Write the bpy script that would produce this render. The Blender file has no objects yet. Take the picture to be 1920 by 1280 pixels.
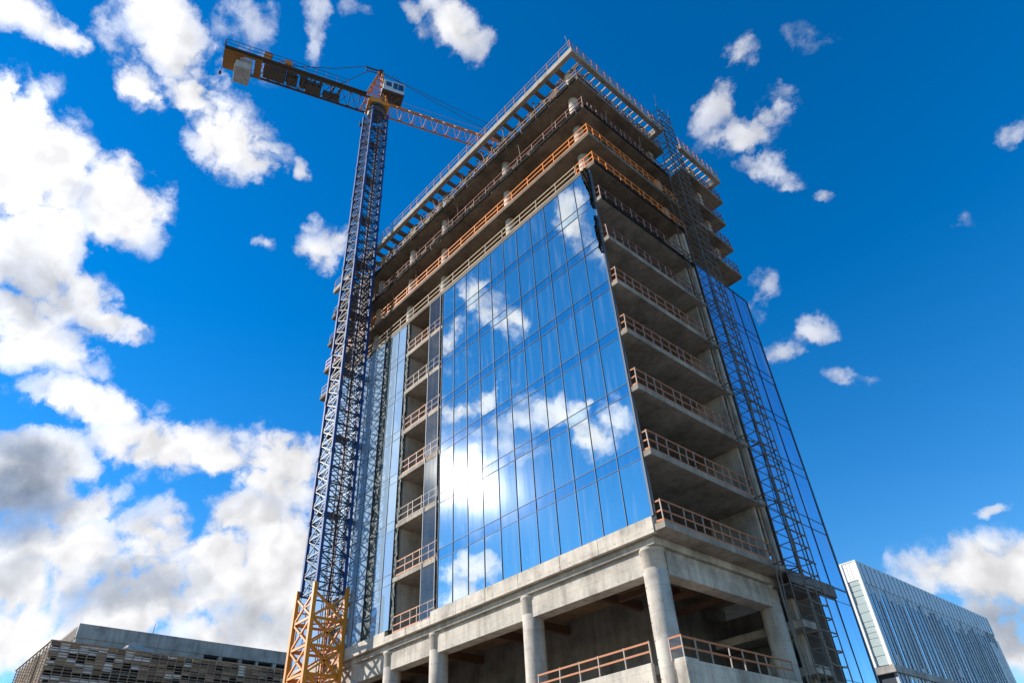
import bpy, math, random
from mathutils import Vector, Matrix
rnd = random.Random(7)
SC = bpy.context.scene
COL = SC.collection
R_ = math.radians
EXPOSURE = 0.7
CLOUD_LUM = 6.0
SKY_SAT, SKY_VAL, SKY_HUE = 1.46, 1.27, 0.505
GL_REFL = (.76, .78, .74)

# ------------------------------------------------------------------ camera
cam_d = bpy.data.cameras.new('camera')
cam = bpy.data.objects.new('camera', cam_d); COL.objects.link(cam)
cx = Vector((0.66587586, 0.74452976, -0.04779935))
cy = Vector((0.48434206, -0.38266489, 0.78675304))
cz = -Vector((-0.56746992, 0.54703109, 0.61541439))
m = Matrix((cx, cy, cz)).transposed().to_4x4()
m.translation = Vector((17.81, -26.644, 1.6))
cam.matrix_world = m
cam_d.sensor_width = 36.0
cam_d.lens = 1269.47 / 1920 * 36
cam_d.clip_start = 0.1; cam_d.clip_end = 6000
SC.camera = cam

# ------------------------------------------------------------------ light and sky
SUN_DIR = Vector((-0.70, -0.56, 0.451)).normalized()
sun_d = bpy.data.lights.new('sun', 'SUN'); sun_d.energy = 4.4; sun_d.angle = R_(0.5); sun_d.color = (1.0, 0.95, 0.87)
sun = bpy.data.objects.new('sun', sun_d); COL.objects.link(sun)
sun.rotation_euler = SUN_DIR.to_track_quat('Z', 'Y').to_euler(); sun.location = (-60, -60, 90)
vs = SC.view_settings
vs.view_transform = 'Standard'; vs.look = 'None'; vs.gamma = 1.0; vs.exposure = EXPOSURE; vs.use_curve_mapping = False
SC.display_settings.display_device = 'sRGB'
SC.cycles.use_denoising = True
SC.cycles.max_bounces = 8; SC.cycles.transparent_max_bounces = 12
SC.cycles.sample_clamp_indirect = 12.0

CLOUDS = [   # two axis vectors of an elliptical cloud body on the sky, and its thickness
    (0.35,12.46,1.58, -9.13,1.39,-9.52, 1.30),
    (6.19,15.25,5.85, -8.88,5.62,-9.62, 1.20),
    (3.83,13.88,5.93, -7.54,5.01,-9.55, 1.20),
    (-2.21,14.68,-3.74, -10.29,-2.25,-14.60, 1.20),
    (1.32,19.30,-0.92, -21.96,3.67,-32.82, 1.00),
    (4.32,19.00,6.34, -10.53,8.51,-17.65, 1.10),
    (10.47,27.51,14.53, -16.46,8.82,-15.03, 1.10),
    (0.57,19.00,-1.19, -17.71,3.30,-29.91, 0.80),
    (3.33,10.76,4.87, -4.78,2.98,-5.49, 1.30),
    (3.03,11.75,4.45, -6.30,4.58,-9.06, 1.25),
    (1.64,11.59,0.34, -15.41,6.89,-29.60, 1.00),
    (1.72,8.52,-0.68, -9.38,2.74,-19.00, 1.20),
    (2.48,10.76,-3.26, -7.97,-1.16,-14.23, 1.30),
    (2.57,8.06,-0.53, -8.67,4.11,-23.18, 1.10),
    (0.75,11.51,-0.69, -6.36,2.68,-15.36, 1.25),
    (4.67,19.41,3.44, -7.96,9.38,-23.04, 1.10),
    (1.70,9.11,1.35, -3.75,5.53,-13.77, 1.20),
    (2.53,6.33,1.88, -2.31,6.41,-12.24, 1.30),
    (5.08,10.88,0.64, -2.05,2.51,-8.46, 1.30),
    (5.61,9.88,0.45, -2.52,2.49,-8.34, 1.20),
    (2.60,6.79,-0.91, -4.25,1.75,-17.99, 1.20),
    (2.02,8.16,0.70, -3.24,6.26,-17.64, 1.10),
    (2.64,17.38,1.87, -2.99,5.95,-14.97, 1.10),
    (3.65,10.54,2.40, -6.08,10.32,-22.41, 1.00),
    (10.83,18.76,7.40, -11.47,6.32,-7.91, 1.15),
    (11.52,22.51,9.17, -22.42,12.72,-18.15, 1.00),
    (9.65,17.56,6.17, -19.56,11.66,-15.88, 1.10),
    (2.18,16.18,-0.48, -13.87,0.74,-11.19, 1.15),
    (15.61,27.80,7.55, -23.29,15.36,-22.33, 0.90),
    (36.31,60.37,13.90, -32.63,22.17,-31.26, 0.70),
    (17.00,29.11,10.05, -18.83,11.07,-13.94, 0.90),
    (-0.00,24.57,4.03, -23.85,0.61,-18.95, 0.95),
    (3.45,32.32,6.46, -31.87,3.80,-25.18, 0.90),
    (13.10,26.66,15.39, -34.78,16.06,-24.44, 0.90),
    (5.07,33.27,5.83, -21.29,2.59,-15.66, 0.45),
    (-5.59,33.58,-5.62, -20.93,-6.30,-11.91, 0.45),
    (20.90,50.59,3.18, -18.25,5.11,-10.41, 0.50),
    (43.08,58.11,9.76, -57.56,39.34,-36.02, 0.25),
    (-2.08,27.18,-3.99, -55.94,-12.02,-34.32, 0.30),
    (15.48,25.77,4.42, -12.79,9.38,-15.56, 0.95),
    (4.20,44.25,-8.85, -49.20,-3.47,-47.25, 0.50),
    (35.41,59.30,11.86, -27.78,19.68,-30.25, 0.45),
    (23.93,37.94,5.89, -19.55,14.37,-22.87, 0.70),
    (9.08,17.34,-1.81, -26.55,9.75,-13.61, 0.95),
    (19.98,24.65,1.70, -45.43,34.19,-27.35, 0.70),
    (30.20,35.17,-0.45, -41.44,33.69,-28.30, 0.60),
    (3.33,10.76,4.87, -4.78,2.98,-5.49, 1.30),
    (3.03,11.75,4.45, -6.30,4.58,-9.06, 1.25),
    (1.64,11.59,0.34, -15.41,6.89,-29.60, 1.00),
    (1.72,8.52,-0.68, -9.38,2.74,-19.00, 1.20),
    (2.48,10.76,-3.26, -7.97,-1.16,-14.23, 1.30),
    (2.57,8.06,-0.53, -8.67,4.11,-23.18, 1.10),
    (0.75,11.51,-0.69, -6.36,2.68,-15.36, 1.25),
    (4.67,19.41,3.44, -7.96,9.38,-23.04, 1.10),
    (1.70,9.11,1.35, -3.75,5.53,-13.77, 1.20),
    (2.53,6.33,1.88, -2.31,6.41,-12.24, 1.30),
    (5.08,10.88,0.64, -2.05,2.51,-8.46, 1.30),
    (5.61,9.88,0.45, -2.52,2.49,-8.34, 1.20),
    (2.60,6.79,-0.91, -4.25,1.75,-17.99, 1.20),
    (2.02,8.16,0.70, -3.24,6.26,-17.64, 1.10),
    (2.64,17.38,1.87, -2.99,5.95,-14.97, 1.10),
    (3.65,10.54,2.40, -6.08,10.32,-22.41, 1.00),
    (10.83,18.76,7.40, -11.47,6.32,-7.91, 1.15),
    (11.52,22.51,9.17, -22.42,12.72,-18.15, 1.00),
    (9.65,17.56,6.17, -19.56,11.66,-15.88, 1.10),
    (2.18,16.18,-0.48, -13.87,0.74,-11.19, 1.15),
    (15.61,27.80,7.55, -23.29,15.36,-22.33, 0.90),
    (36.31,60.37,13.90, -32.63,22.17,-31.26, 0.70),
    (17.00,29.11,10.05, -18.83,11.07,-13.94, 0.90),
    (-0.00,24.57,4.03, -23.85,0.61,-18.95, 0.95),
    (3.45,32.32,6.46, -31.87,3.80,-25.18, 0.90),
    (13.10,26.66,15.39, -34.78,16.06,-24.44, 0.90),
    (5.07,33.27,5.83, -21.29,2.59,-15.66, 0.45),
    (-5.59,33.58,-5.62, -20.93,-6.30,-11.91, 0.45),
    (20.90,50.59,3.18, -18.25,5.11,-10.41, 0.50),
    (43.08,58.11,9.76, -57.56,39.34,-36.02, 0.25),
    (-2.08,27.18,-3.99, -55.94,-12.02,-34.32, 0.30),
    (15.48,25.77,4.42, -12.79,9.38,-15.56, 0.95),
    (4.20,44.25,-8.85, -49.20,-3.47,-47.25, 0.50),
    (35.41,59.30,11.86, -27.78,19.68,-30.25, 0.45),
    (23.93,37.94,5.89, -19.55,14.37,-22.87, 0.70),
    (9.08,17.34,-1.81, -26.55,9.75,-13.61, 0.95),
    (19.98,24.65,1.70, -45.43,34.19,-27.35, 0.70),
    (30.20,35.17,-0.45, -41.44,33.69,-28.30, 0.60),
    (38.13,6.18,1.99, -1.28,31.37,-21.42, 0.63),
    (30.19,24.86,-11.18, -16.71,17.52,-16.36, 0.68),
    (23.13,17.33,-9.98, -19.36,20.99,-20.53, 0.72),
    (13.77,16.77,-10.37, -24.43,13.61,-16.81, 0.77),
    (10.67,17.11,-12.89, -44.26,15.03,-24.54, 0.68),
    (21.77,40.67,-34.29, -81.82,21.07,-40.16, 0.45),
    (47.66,34.65,-26.74, -71.08,59.00,-78.31, 0.45),
    (29.58,26.39,-33.85, -52.84,39.40,-43.16, 0.45),
    (84.55,37.34,-46.35, -54.96,56.05,-78.89, 0.22),
    (33.59,28.33,-19.34, -17.07,9.14,-18.99, 0.50),
    (20.26,19.22,-19.19, -28.27,8.76,-25.29, 0.68),
    (22.57,21.58,-20.43, -38.11,10.30,-35.46, 0.54),
    (29.13,18.09,-17.08, -42.35,18.54,-53.87, 0.54),
    (29.77,22.79,-14.63, -62.22,73.95,-60.09, 0.12),
    (10.54,1.98,-0.05, -5.04,3.10,-16.39, 1.30),
    (15.74,3.56,1.63, -6.00,7.72,-33.86, 1.00),
    (36.55,7.47,-1.97, -32.88,28.57,-101.94, 0.70),
    (15.45,4.03,-2.94, -7.20,1.17,-14.74, 1.20),
    (27.56,8.60,-0.75, -23.07,15.18,-78.16, 0.50),
    (11.91,4.11,-2.17, -8.84,1.47,-19.53, 1.00),
    (7.60,-18.56,-6.93, -22.69,-1.67,-20.06, 0.80),
    (12.81,-16.02,-0.07, -10.47,-8.28,-16.47, 0.80),
    (5.56,-13.44,-6.34, -28.38,-0.25,-24.29, 0.75),
    (20.39,-34.33,-14.33, -40.13,-6.80,-40.97, 0.50),
    (15.55,-20.24,0.25, -12.23,-9.67,-20.19, 0.70),
    (9.47,-7.60,3.83, -8.76,-32.29,-41.52, 0.75),
    (24.78,-18.42,7.47, -20.81,-62.09,-83.56, 0.40),
    (10.27,-11.94,-3.87, -15.21,-5.22,-23.05, 0.80),
    (12.02,-10.97,-1.73, -14.97,-10.58,-31.39, 0.80),
    (26.10,-22.32,-4.41, -12.72,-9.04,-25.30, 0.60),
    (9.69,-12.36,-3.38, -17.10,-5.86,-26.74, 0.45),
    (14.15,-16.04,-0.94, -12.72,-9.60,-28.53, 0.30),
    (20.55,-20.16,-3.45, -14.67,-12.58,-17.54, 0.75),
    (31.42,-29.53,-5.94, -23.69,-20.27,-30.12, 0.50),
    (13.07,-15.46,1.03, -13.60,-17.85,-60.20, 0.75),
    (33.61,-38.94,-2.14, -17.74,-12.51,-60.75, 0.70),
    (17.70,-20.30,3.53, -7.70,-19.93,-55.98, 0.65),
    (74.40,-82.26,-5.54, -40.69,-27.60,-131.28, 0.50),
    (11.29,-14.73,-0.19, -4.30,-3.42,-10.97, 0.55),
    (20.76,-25.08,-0.97, -7.64,-5.82,-20.35, 0.35),
    (20.71,-32.61,2.72, -4.58,-3.68,-8.12, 0.55),
    (21.02,-33.10,1.34, -3.12,-2.72,-8.18, 0.70),
    (17.97,-29.83,0.54, -5.66,-5.83,-23.20, 0.60),
    (22.90,-39.69,1.85, -2.10,-2.02,-6.61, 0.60),
    (16.69,-29.20,2.63, -4.41,-3.78,-9.57, 0.50),
    (47.91,-73.21,4.25, -9.14,-7.48,-18.30, 0.40),
]
GREYS = [    # the same for the shaded undersides
    (1.14,11.83,0.13, -6.71,4.63,-18.14, 1.25),
    (-0.31,13.96,-3.08, -12.69,0.20,-28.82, 1.10),
    (2.60,10.52,0.13, -6.40,6.98,-25.85, 0.90),
    (3.68,10.42,-2.20, -9.19,0.55,-31.56, 0.50),
    (-1.76,14.45,-2.33, -11.58,-0.82,-16.81, 0.75),
    (6.30,23.11,7.36, -18.30,14.46,-29.72, 0.40),
    (8.06,27.81,11.59, -14.99,9.99,-18.94, 0.30),
    (9.06,23.27,2.76, -17.93,19.75,-54.64, 0.30),
    (12.66,3.29,-2.46, -11.21,1.96,-22.87, 0.90),
    (15.34,4.83,-2.92, -12.17,2.20,-26.00, 0.80),
    (11.29,55.92,6.30, -17.57,2.43,-12.52, 0.25),
    (8.52,15.29,0.50, -3.83,4.16,-15.53, 0.50),
    (4.93,31.61,4.96, -7.05,10.48,-25.40, 0.50),
    (15.83,-14.66,-2.24, -27.26,-19.62,-55.63, 0.35),
    (16.79,-21.05,-0.77, -26.23,-20.09,-96.84, 0.40),
]


def build_world():
    w = bpy.data.worlds.new('World'); SC.world = w; w.use_nodes = True
    nt = w.node_tree; N, L = nt.nodes, nt.links
    for n in list(N): N.remove(n)
    def node(t, **k):
        n = N.new(t)
        for a, v in k.items(): setattr(n, a, v)
        return n
    def put(sock, v):
        if hasattr(v, 'links'): L.new(v, sock)
        else: sock.default_value = v
    def mth(op, a, b=0.0, c=0.0, clamp=False):
        n = node('ShaderNodeMath', operation=op, use_clamp=clamp)
        put(n.inputs[0], a); put(n.inputs[1], b); put(n.inputs[2], c)
        return n.outputs[0]
    def vec(op, a, b=None, s=None):
        n = node('ShaderNodeVectorMath', operation=op); put(n.inputs[0], a)
        if b is not None: put(n.inputs[1], b)
        if s is not None: put(n.inputs['Scale'], s)
        return n.outputs['Value'] if op in ('DOT_PRODUCT', 'LENGTH') else n.outputs[0]
    def noise(v, scale, det, rough, dist=0.0, col=False):
        n = node('ShaderNodeTexNoise'); put(n.inputs['Vector'], v)
        n.inputs['Scale'].default_value = scale; n.inputs['Detail'].default_value = det
        n.inputs['Roughness'].default_value = rough; n.inputs['Distortion'].default_value = dist
        return n.outputs['Color'] if col else n.outputs['Fac']
    tc = node('ShaderNodeTexCoord'); d = tc.outputs['Generated']
    nz = noise(d, 5.0, 7.0, 0.66, 0.0, True)
    dw = vec('ADD', d, vec('SCALE', vec('SUBTRACT', nz, (.5, .5, .5)), s=0.13))
    def field(table, start):
        acc = start
        for (ax, ay, az, bx, by, bz, wgt) in table:
            u = vec('DOT_PRODUCT', dw, (ax, ay, az)); v = vec('DOT_PRODUCT', dw, (bx, by, bz))
            d2 = mth('MULTIPLY_ADD', v, v, mth('MULTIPLY', u, u))
            acc = mth('MAXIMUM', mth('MULTIPLY_ADD', d2, -wgt * 0.75, wgt * 0.9), acc)
        return acc
    f = field(CLOUDS, -0.6)
    g = field(GREYS, 0.0)
    big = noise(d, 11.0, 9.0, 0.58, 0.35)
    fine = noise(dw, 26.0, 8.0, 0.62, 0.5)
    def billow(v, sc, det):                                    # rounded heads of a cumulus
        n = node('ShaderNodeTexVoronoi', feature='F1'); put(n.inputs['Vector'], v)
        n.inputs['Scale'].default_value = sc; n.inputs['Detail'].default_value = det; n.inputs['Roughness'].default_value = .55
        return n.outputs['Distance']
    bw = vec('ADD', d, vec('SCALE', vec('SUBTRACT', nz, (.5, .5, .5)), s=0.05))
    b1 = billow(bw, 15.0, 2.0)
    n1 = mth('ADD', mth('MULTIPLY', mth('SUBTRACT', big, .5), 1.5), mth('MULTIPLY', mth('SUBTRACT', fine, .5), 1.25))
    n1 = mth('ADD', n1, mth('MULTIPLY', mth('SUBTRACT', .86, b1), 0.85))
    dens = mth('MULTIPLY_ADD', n1, 1.22, f)
    al = node('ShaderNodeMapRange', interpolation_type='SMOOTHSTEP'); put(al.inputs[0], dens)
    al.inputs[1].default_value = -0.05; al.inputs[2].default_value = 0.66
    alpha = mth('MULTIPLY', al.outputs[0], mth('MULTIPLY_ADD', f, 0.95, 0.20, clamp=True))
    # light from the sun side: compare the billows with themselves a step towards the sun
    off = vec('ADD', bw, tuple(SUN_DIR * 0.02))
    rel = mth('MULTIPLY', mth('SUBTRACT', billow(off, 15.0, 2.0), b1), 0.45)
    rel = mth('ADD', rel, mth('MULTIPLY', mth('SUBTRACT', big, .5), 0.25))
    thick = mth('MULTIPLY', mth('SUBTRACT', dens, 0.3), 0.11, clamp=True)
    lum = mth('ADD', mth('SUBTRACT', mth('ADD', 0.96, rel), thick), 0.0)
    lum = mth('MINIMUM', mth('MAXIMUM', lum, 0.72), 1.12)
    gsh = mth('MULTIPLY', g, mth('ADD', 0.55, mth('MULTIPLY', big, 0.7)), clamp=True)
    wc = node('ShaderNodeMix', data_type='RGBA'); put(wc.inputs['Factor'], gsh)
    wc.inputs['A'].default_value = (1.0, 1.0, 1.02, 1); wc.inputs['B'].default_value = (0.27, 0.34, 0.47, 1)
    cc = node('ShaderNodeMix', data_type='RGBA', blend_type='MULTIPLY'); cc.inputs['Factor'].default_value = 1
    L.new(wc.outputs['Result'], cc.inputs['A'])
    cmb = node('ShaderNodeCombineColor'); [put(cmb.inputs[i], lum) for i in range(3)]
    L.new(cmb.outputs[0], cc.inputs['B'])
    near = mth('POWER', mth('MAXIMUM', vec('DOT_PRODUCT', d, tuple(SUN_DIR)), 0.0), 6.0)      # clouds close to the sun shine brighter
    csc = vec('SCALE', cc.outputs['Result'], s=mth('MULTIPLY_ADD', near, 0.9 * CLOUD_LUM, CLOUD_LUM))
    sky = node('ShaderNodeTexSky', sky_type='NISHITA', sun_disc=False)
    sky.sun_elevation = math.asin(SUN_DIR.z); sky.sun_rotation = math.atan2(SUN_DIR.x, SUN_DIR.y)
    sky.air_density = 1.0; sky.dust_density = 0.0; sky.ozone_density = 2.0
    hs = node('ShaderNodeHueSaturation'); L.new(sky.outputs[0], hs.inputs['Color'])
    hs.inputs['Saturation'].default_value = SKY_SAT; hs.inputs['Value'].default_value = SKY_VAL; hs.inputs['Hue'].default_value = SKY_HUE
    mx = node('ShaderNodeMix', data_type='RGBA'); L.new(alpha, mx.inputs['Factor'])
    L.new(hs.outputs[0], mx.inputs['A']); L.new(csc, mx.inputs['B'])
    bg = node('ShaderNodeBackground'); L.new(mx.outputs['Result'], bg.inputs['Color']); bg.inputs['Strength'].default_value = 0.1
    out = node('ShaderNodeOutputWorld'); L.new(bg.outputs[0], out.inputs['Surface'])
    w.cycles.sampling_method = 'MANUAL'; w.cycles.sample_map_resolution = 256
build_world()

# ------------------------------------------------------------------ materials
def new_mat(name):
    mt = bpy.data.materials.new(name); mt.use_nodes = True
    nt = mt.node_tree
    for n in list(nt.nodes): nt.nodes.remove(n)
    out = nt.nodes.new('ShaderNodeOutputMaterial')
    return mt, nt, out
def ramp(nt, fac, stops):
    r = nt.nodes.new('ShaderNodeValToRGB'); nt.links.new(fac, r.inputs[0])
    e = r.color_ramp.elements
    while len(e) < len(stops): e.new(0.5)
    for i, (p, c) in enumerate(stops):
        e[i].position = p; e[i].color = tuple(c) + (1,)
    return r.outputs[0]
def tex_noise(nt, vecsock, scale, det=5, rough=.6, vscale=(1, 1, 1), dist=0.0):
    mp = nt.nodes.new('ShaderNodeVectorMath'); mp.operation = 'MULTIPLY'
    nt.links.new(vecsock, mp.inputs[0]); mp.inputs[1].default_value = vscale
    n = nt.nodes.new('ShaderNodeTexNoise'); nt.links.new(mp.outputs[0], n.inputs['Vector'])
    n.inputs['Scale'].default_value = scale; n.inputs['Detail'].default_value = det; n.inputs['Roughness'].default_value = rough
    n.inputs['Distortion'].default_value = dist
    return n.outputs['Fac']
def mixc(nt, fac, a, b, mode='MIX'):
    n = nt.nodes.new('ShaderNodeMix'); n.data_type = 'RGBA'; n.blend_type = mode
    for s, v in ((n.inputs['Factor'], fac), (n.inputs['A'], a), (n.inputs['B'], b)):
        if hasattr(v, 'links'): nt.links.new(v, s)
        elif isinstance(v, (int, float)): s.default_value = v
        else: s.default_value = tuple(v) + (1,)
    return n.outputs['Result']
def pos(nt):
    return nt.nodes.new('ShaderNodeNewGeometry').outputs['Position']
def bsdf(nt, out, color, rough=.7, metal=0.0, bump=None, bstr=.3, bdist=.02):
    b = nt.nodes.new('ShaderNodeBsdfPrincipled')
    if hasattr(color, 'links'): nt.links.new(color, b.inputs['Base Color'])
    else: b.inputs['Base Color'].default_value = tuple(color) + (1,)
    if hasattr(rough, 'links'): nt.links.new(rough, b.inputs['Roughness'])
    else: b.inputs['Roughness'].default_value = rough
    b.inputs['Metallic'].default_value = metal
    if bump is not None:
        bp = nt.nodes.new('ShaderNodeBump'); nt.links.new(bump, bp.inputs['Height'])
        bp.inputs['Strength'].default_value = bstr; bp.inputs['Distance'].default_value = bdist
        nt.links.new(bp.outputs[0], b.inputs['Normal'])
    nt.links.new(b.outputs[0], out.inputs['Surface'])
    return b

def concrete(name, base=(.36, .335, .305), dark=.5, boards=0.0, upright=False):
    mt, nt, out = new_mat(name); p = pos(nt)
    blot = tex_noise(nt, p, .55, 6, .62)
    streak = tex_noise(nt, p, 2.2, 5, .6, (1, 1, .12))
    grain = tex_noise(nt, p, 14, 6, .7)
    c1 = ramp(nt, blot, [(.3, [x * dark for x in base]), (.52, base), (.75, [min(1, x * 1.22) for x in base])])
    c2 = mixc(nt, .55, c1, ramp(nt, streak, [(.32, (.5, .47, .44)), (.55, (1, 1, 1)), (.8, (1.08, 1.06, 1.03))]), 'MULTIPLY')
    c3 = mixc(nt, .5, c2, ramp(nt, grain, [(.35, (.72, .71, .69)), (.6, (1.05, 1.05, 1.05))]), 'MULTIPLY')
    if boards:
        q = p
        if upright:                                             # shutter panels and tie holes on standing faces
            sx = nt.nodes.new('ShaderNodeSeparateXYZ'); nt.links.new(p, sx.inputs[0]); ad = nt.nodes.new('ShaderNodeMath'); nt.links.new(sx.outputs[0], ad.inputs[0]); nt.links.new(sx.outputs[1], ad.inputs[1])
            cb = nt.nodes.new('ShaderNodeCombineXYZ'); nt.links.new(ad.outputs[0], cb.inputs[0]); nt.links.new(sx.outputs[2], cb.inputs[1]); q = cb.outputs[0]
            vo = nt.nodes.new('ShaderNodeTexVoronoi'); vo.voronoi_dimensions = '2D'; vo.inputs['Scale'].default_value = 1.25; vo.inputs['Randomness'].default_value = 0.0; nt.links.new(q, vo.inputs['Vector'])
            c3 = mixc(nt, ramp(nt, vo.outputs['Distance'], [(.028, (.8, .8, .8)), (.045, (0, 0, 0))]), c3, (.06, .05, .045))
            rs = tex_noise(nt, p, 1.1, 5, .6, (1, 1, .16), .4)
            c3 = mixc(nt, ramp(nt, rs, [(.60, (0, 0, 0)), (.78, (.55, .55, .55))]), c3, (.20, .13, .08))
        w = nt.nodes.new('ShaderNodeTexBrick'); nt.links.new(q, w.inputs['Vector'])
        w.inputs['Scale'].default_value = 1.0; w.inputs['Brick Width'].default_value = 2.4; w.inputs['Row Height'].default_value = 1.2
        w.inputs['Mortar Size'].default_value = .018; w.inputs['Mortar Smooth'].default_value = .3
        w.inputs['Color1'].default_value = (1, 1, 1, 1); w.inputs['Color2'].default_value = (.8, .79, .77, 1); w.inputs['Mortar'].default_value = (.5, .48, .45, 1)
        c3 = mixc(nt, boards, c3, w.outputs['Color'], 'MULTIPLY')
    bsdf(nt, out, c3, .88, 0, grain, .35, .015)
    return mt
def paint(name, base, rough=.5, wear=.35, wear_col=(.12, .07, .04), metal=0.0, scale=3.0, spec=.5):
    mt, nt, out = new_mat(name); p = pos(nt)
    a = tex_noise(nt, p, scale, 6, .65); b = tex_noise(nt, p, scale * 6, 5, .7)
    c = mixc(nt, ramp(nt, a, [(.45, (0, 0, 0)), (.75, (wear, wear, wear))]), base, wear_col)
    c = mixc(nt, .5, c, ramp(nt, b, [(.3, (.7, .7, .7)), (.6, (1.08, 1.08, 1.08))]), 'MULTIPLY')
    bsdf(nt, out, c, rough, metal, b, .15, .005).inputs['Specular IOR Level'].default_value = spec
    return mt
def glass_mat(name, tint, refl=(.9, .95, 1.0), fac=.8, see=(.10, .16, .20), haze=.006, haze_r=.13, rough=.01, milk=.5, warp=.02, smear_sheen=.06):
    mt, nt, out = new_mat(name); p = pos(nt); N, L = nt.nodes, nt.links
    wave = tex_noise(nt, p, .7, 2, .5)
    bp = N.new('ShaderNodeBump'); L.new(wave, bp.inputs['Height']); bp.inputs['Strength'].default_value = warp; bp.inputs['Distance'].default_value = .04
    g = N.new('ShaderNodeBsdfGlossy'); g.inputs['Roughness'].default_value = rough; L.new(bp.outputs[0], g.inputs['Normal'])
    streak = tex_noise(nt, p, 1.6, 5, .6, (1, 1, .1))
    L.new(mixc(nt, .8, refl, ramp(nt, streak, [(.3, (.86, .88, .9)), (.6, (1, 1, 1))]), 'MULTIPLY'), g.inputs['Color'])
    h = N.new('ShaderNodeBsdfGlossy'); h.inputs['Roughness'].default_value = haze_r; h.inputs['Color'].default_value = (.95, .97, 1, 1)
    t = N.new('ShaderNodeBsdfTransparent'); t.inputs['Color'].default_value = see + (1,)
    df = N.new('ShaderNodeBsdfDiffuse'); df.inputs['Color'].default_value = tint + (1,)
    m0 = N.new('ShaderNodeMixShader'); m0.inputs[0].default_value = milk; L.new(t.outputs[0], m0.inputs[1]); L.new(df.outputs[0], m0.inputs[2])
    m1 = N.new('ShaderNodeMixShader'); m1.inputs[0].default_value = fac; L.new(m0.outputs[0], m1.inputs[1]); L.new(g.outputs[0], m1.inputs[2])
    m2 = N.new('ShaderNodeMixShader'); L.new(m1.outputs[0], m2.inputs[1]); L.new(h.outputs[0], m2.inputs[2])
    L.new(ramp(nt, streak, [(.3, (haze * 1.4,) * 3), (.7, (haze * .6,) * 3)]), m2.inputs[0])
    dust_sheen = N.new('ShaderNodeBsdfDiffuse'); dust_sheen.inputs['Color'].default_value = (.55, .60, .66, 1)  # pale upright streaks: some dust, and reflections painted as colour
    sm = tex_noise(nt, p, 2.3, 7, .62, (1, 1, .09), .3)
    m3 = N.new('ShaderNodeMixShader'); L.new(m2.outputs[0], m3.inputs[1]); L.new(dust_sheen.outputs[0], m3.inputs[2])
    L.new(ramp(nt, sm, [(.50, (smear_sheen * .12,) * 3), (.60, (smear_sheen * .4,) * 3), (.74, (smear_sheen,) * 3)]), m3.inputs[0])
    L.new(m3.outputs[0], out.inputs['Surface'])
    return mt

M = {}
M['slab'] = concrete('slab_concrete', (.37, .315, .25), .55, .45)
M['slab_upper'] = concrete('upper_slab_concrete', (.215, .16, .11), .45, .6)
M['pale'] = concrete('pale_concrete', (.60, .52, .425), .5, .4, True)
M['column'] = concrete('column_concrete', (.52, .455, .38), .52, .4, True)
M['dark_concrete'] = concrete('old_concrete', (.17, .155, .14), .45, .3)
M['brown_steel'] = paint('brown_steel', (.11, .05, .025), .75, .6, (.05, .035, .025))
M['soffit'] = paint('old_formwork_timber', (.26, .16, .085), .9, .85, (.05, .038, .028), scale=.7)
M['glass'] = glass_mat('reflective_glass', (.07, .10, .13), GL_REFL, .84, warp=.05, smear_sheen=.13)
M['spandrel'] = glass_mat('spandrel_glass', (.03, .08, .12), (.56, .68, .72), .84, (.02, .03, .04), warp=.035)
M['blue_glass'] = glass_mat('blue_glass', (.01, .06, .20), (.46, .72, .92), .84, (.05, .16, .35), .012, .25, smear_sheen=.42)  # strong pale streaks painted in place of reflections on the side glass
M['clear_glass'] = glass_mat('clear_glass', (.2, .22, .22), (1, 1, 1), .05, (.93, .96, .96), .0008, milk=.03)
M['sky_toned_glass'] = glass_mat('pale_sky_toned_glass', (.27, .37, .47), (.66, .80, .90), .24, (.1, .14, .18), .0012, rough=.03, milk=.97)  # pale blue body colour painted in for the mirrored sky, mirror kept weak
M['mullion'] = paint('mullion_aluminium', (.09, .11, .14), .55, .2, (.08, .08, .08), .2, spec=.3)
M['dark_mullion'] = paint('dark_mullion', (.02, .035, .06), .4, .2)
M['rail_rust'] = paint('rust_orange_rail', (.44, .13, .032), .65, .6, (.26, .15, .08))
M['rail_orange'] = paint('bright_orange_rail', (.80, .23, .015), .55, .35, (.5, .16, .03))
M['rail_wood'] = paint('pale_timber_rail', (.50, .36, .22), .8, .5, (.30, .17, .08))
M['rail_dark'] = paint('dark_rust_rail', (.20, .065, .035), .75, .6, (.09, .05, .04))
M['rail_grey'] = paint('dusty_rail', (.30, .22, .17), .75, .6, (.32, .11, .05))
M['post'] = paint('post_steel', (.34, .26, .21), .6, .6, (.25, .10, .05))
M['membrane'] = paint('black_membrane', (.010, .011, .011), .95, .7, (.05, .04, .025), scale=2.5, spec=.08)
M['green_membrane'] = paint('dark_green_board', (.035, .05, .045), .7, .7, (.10, .115, .10), scale=1.3)
M['timber'] = paint('site_timber', (.36, .25, .14), .85, .5, (.15, .09, .05))
M['prop_steel'] = paint('prop_steel', (.26, .19, .14), .6, .7, (.16, .06, .03))
M['joist_wood'] = paint('joist_timber', (.20, .125, .07), .85, .5, (.08, .055, .04))
M['joist_pale'] = paint('joist_pale', (.46, .33, .22), .7, .4, (.35, .16, .08))
M['crane_blue'] = paint('crane_blue', (.007, .05, .19), .65, .35, (.02, .03, .06))
M['crane_brace'] = paint('crane_brace', (.012, .03, .075), .5, .6, (.02, .025, .035))
M['crane_yellow'] = paint('crane_yellow', (.64, .23, .005), .45, .35, (.30, .12, .02))
M['crane_orange'] = paint('crane_orange', (.50, .17, .035), .5, .5, (.25, .09, .04))
M['crane_deck'] = paint('crane_deck', (.25, .105, .015), .55, .5, (.16, .09, .03))
M['crane_dark'] = paint('crane_dark', (.05, .04, .03), .6, .6, (.14, .07, .02))
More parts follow.
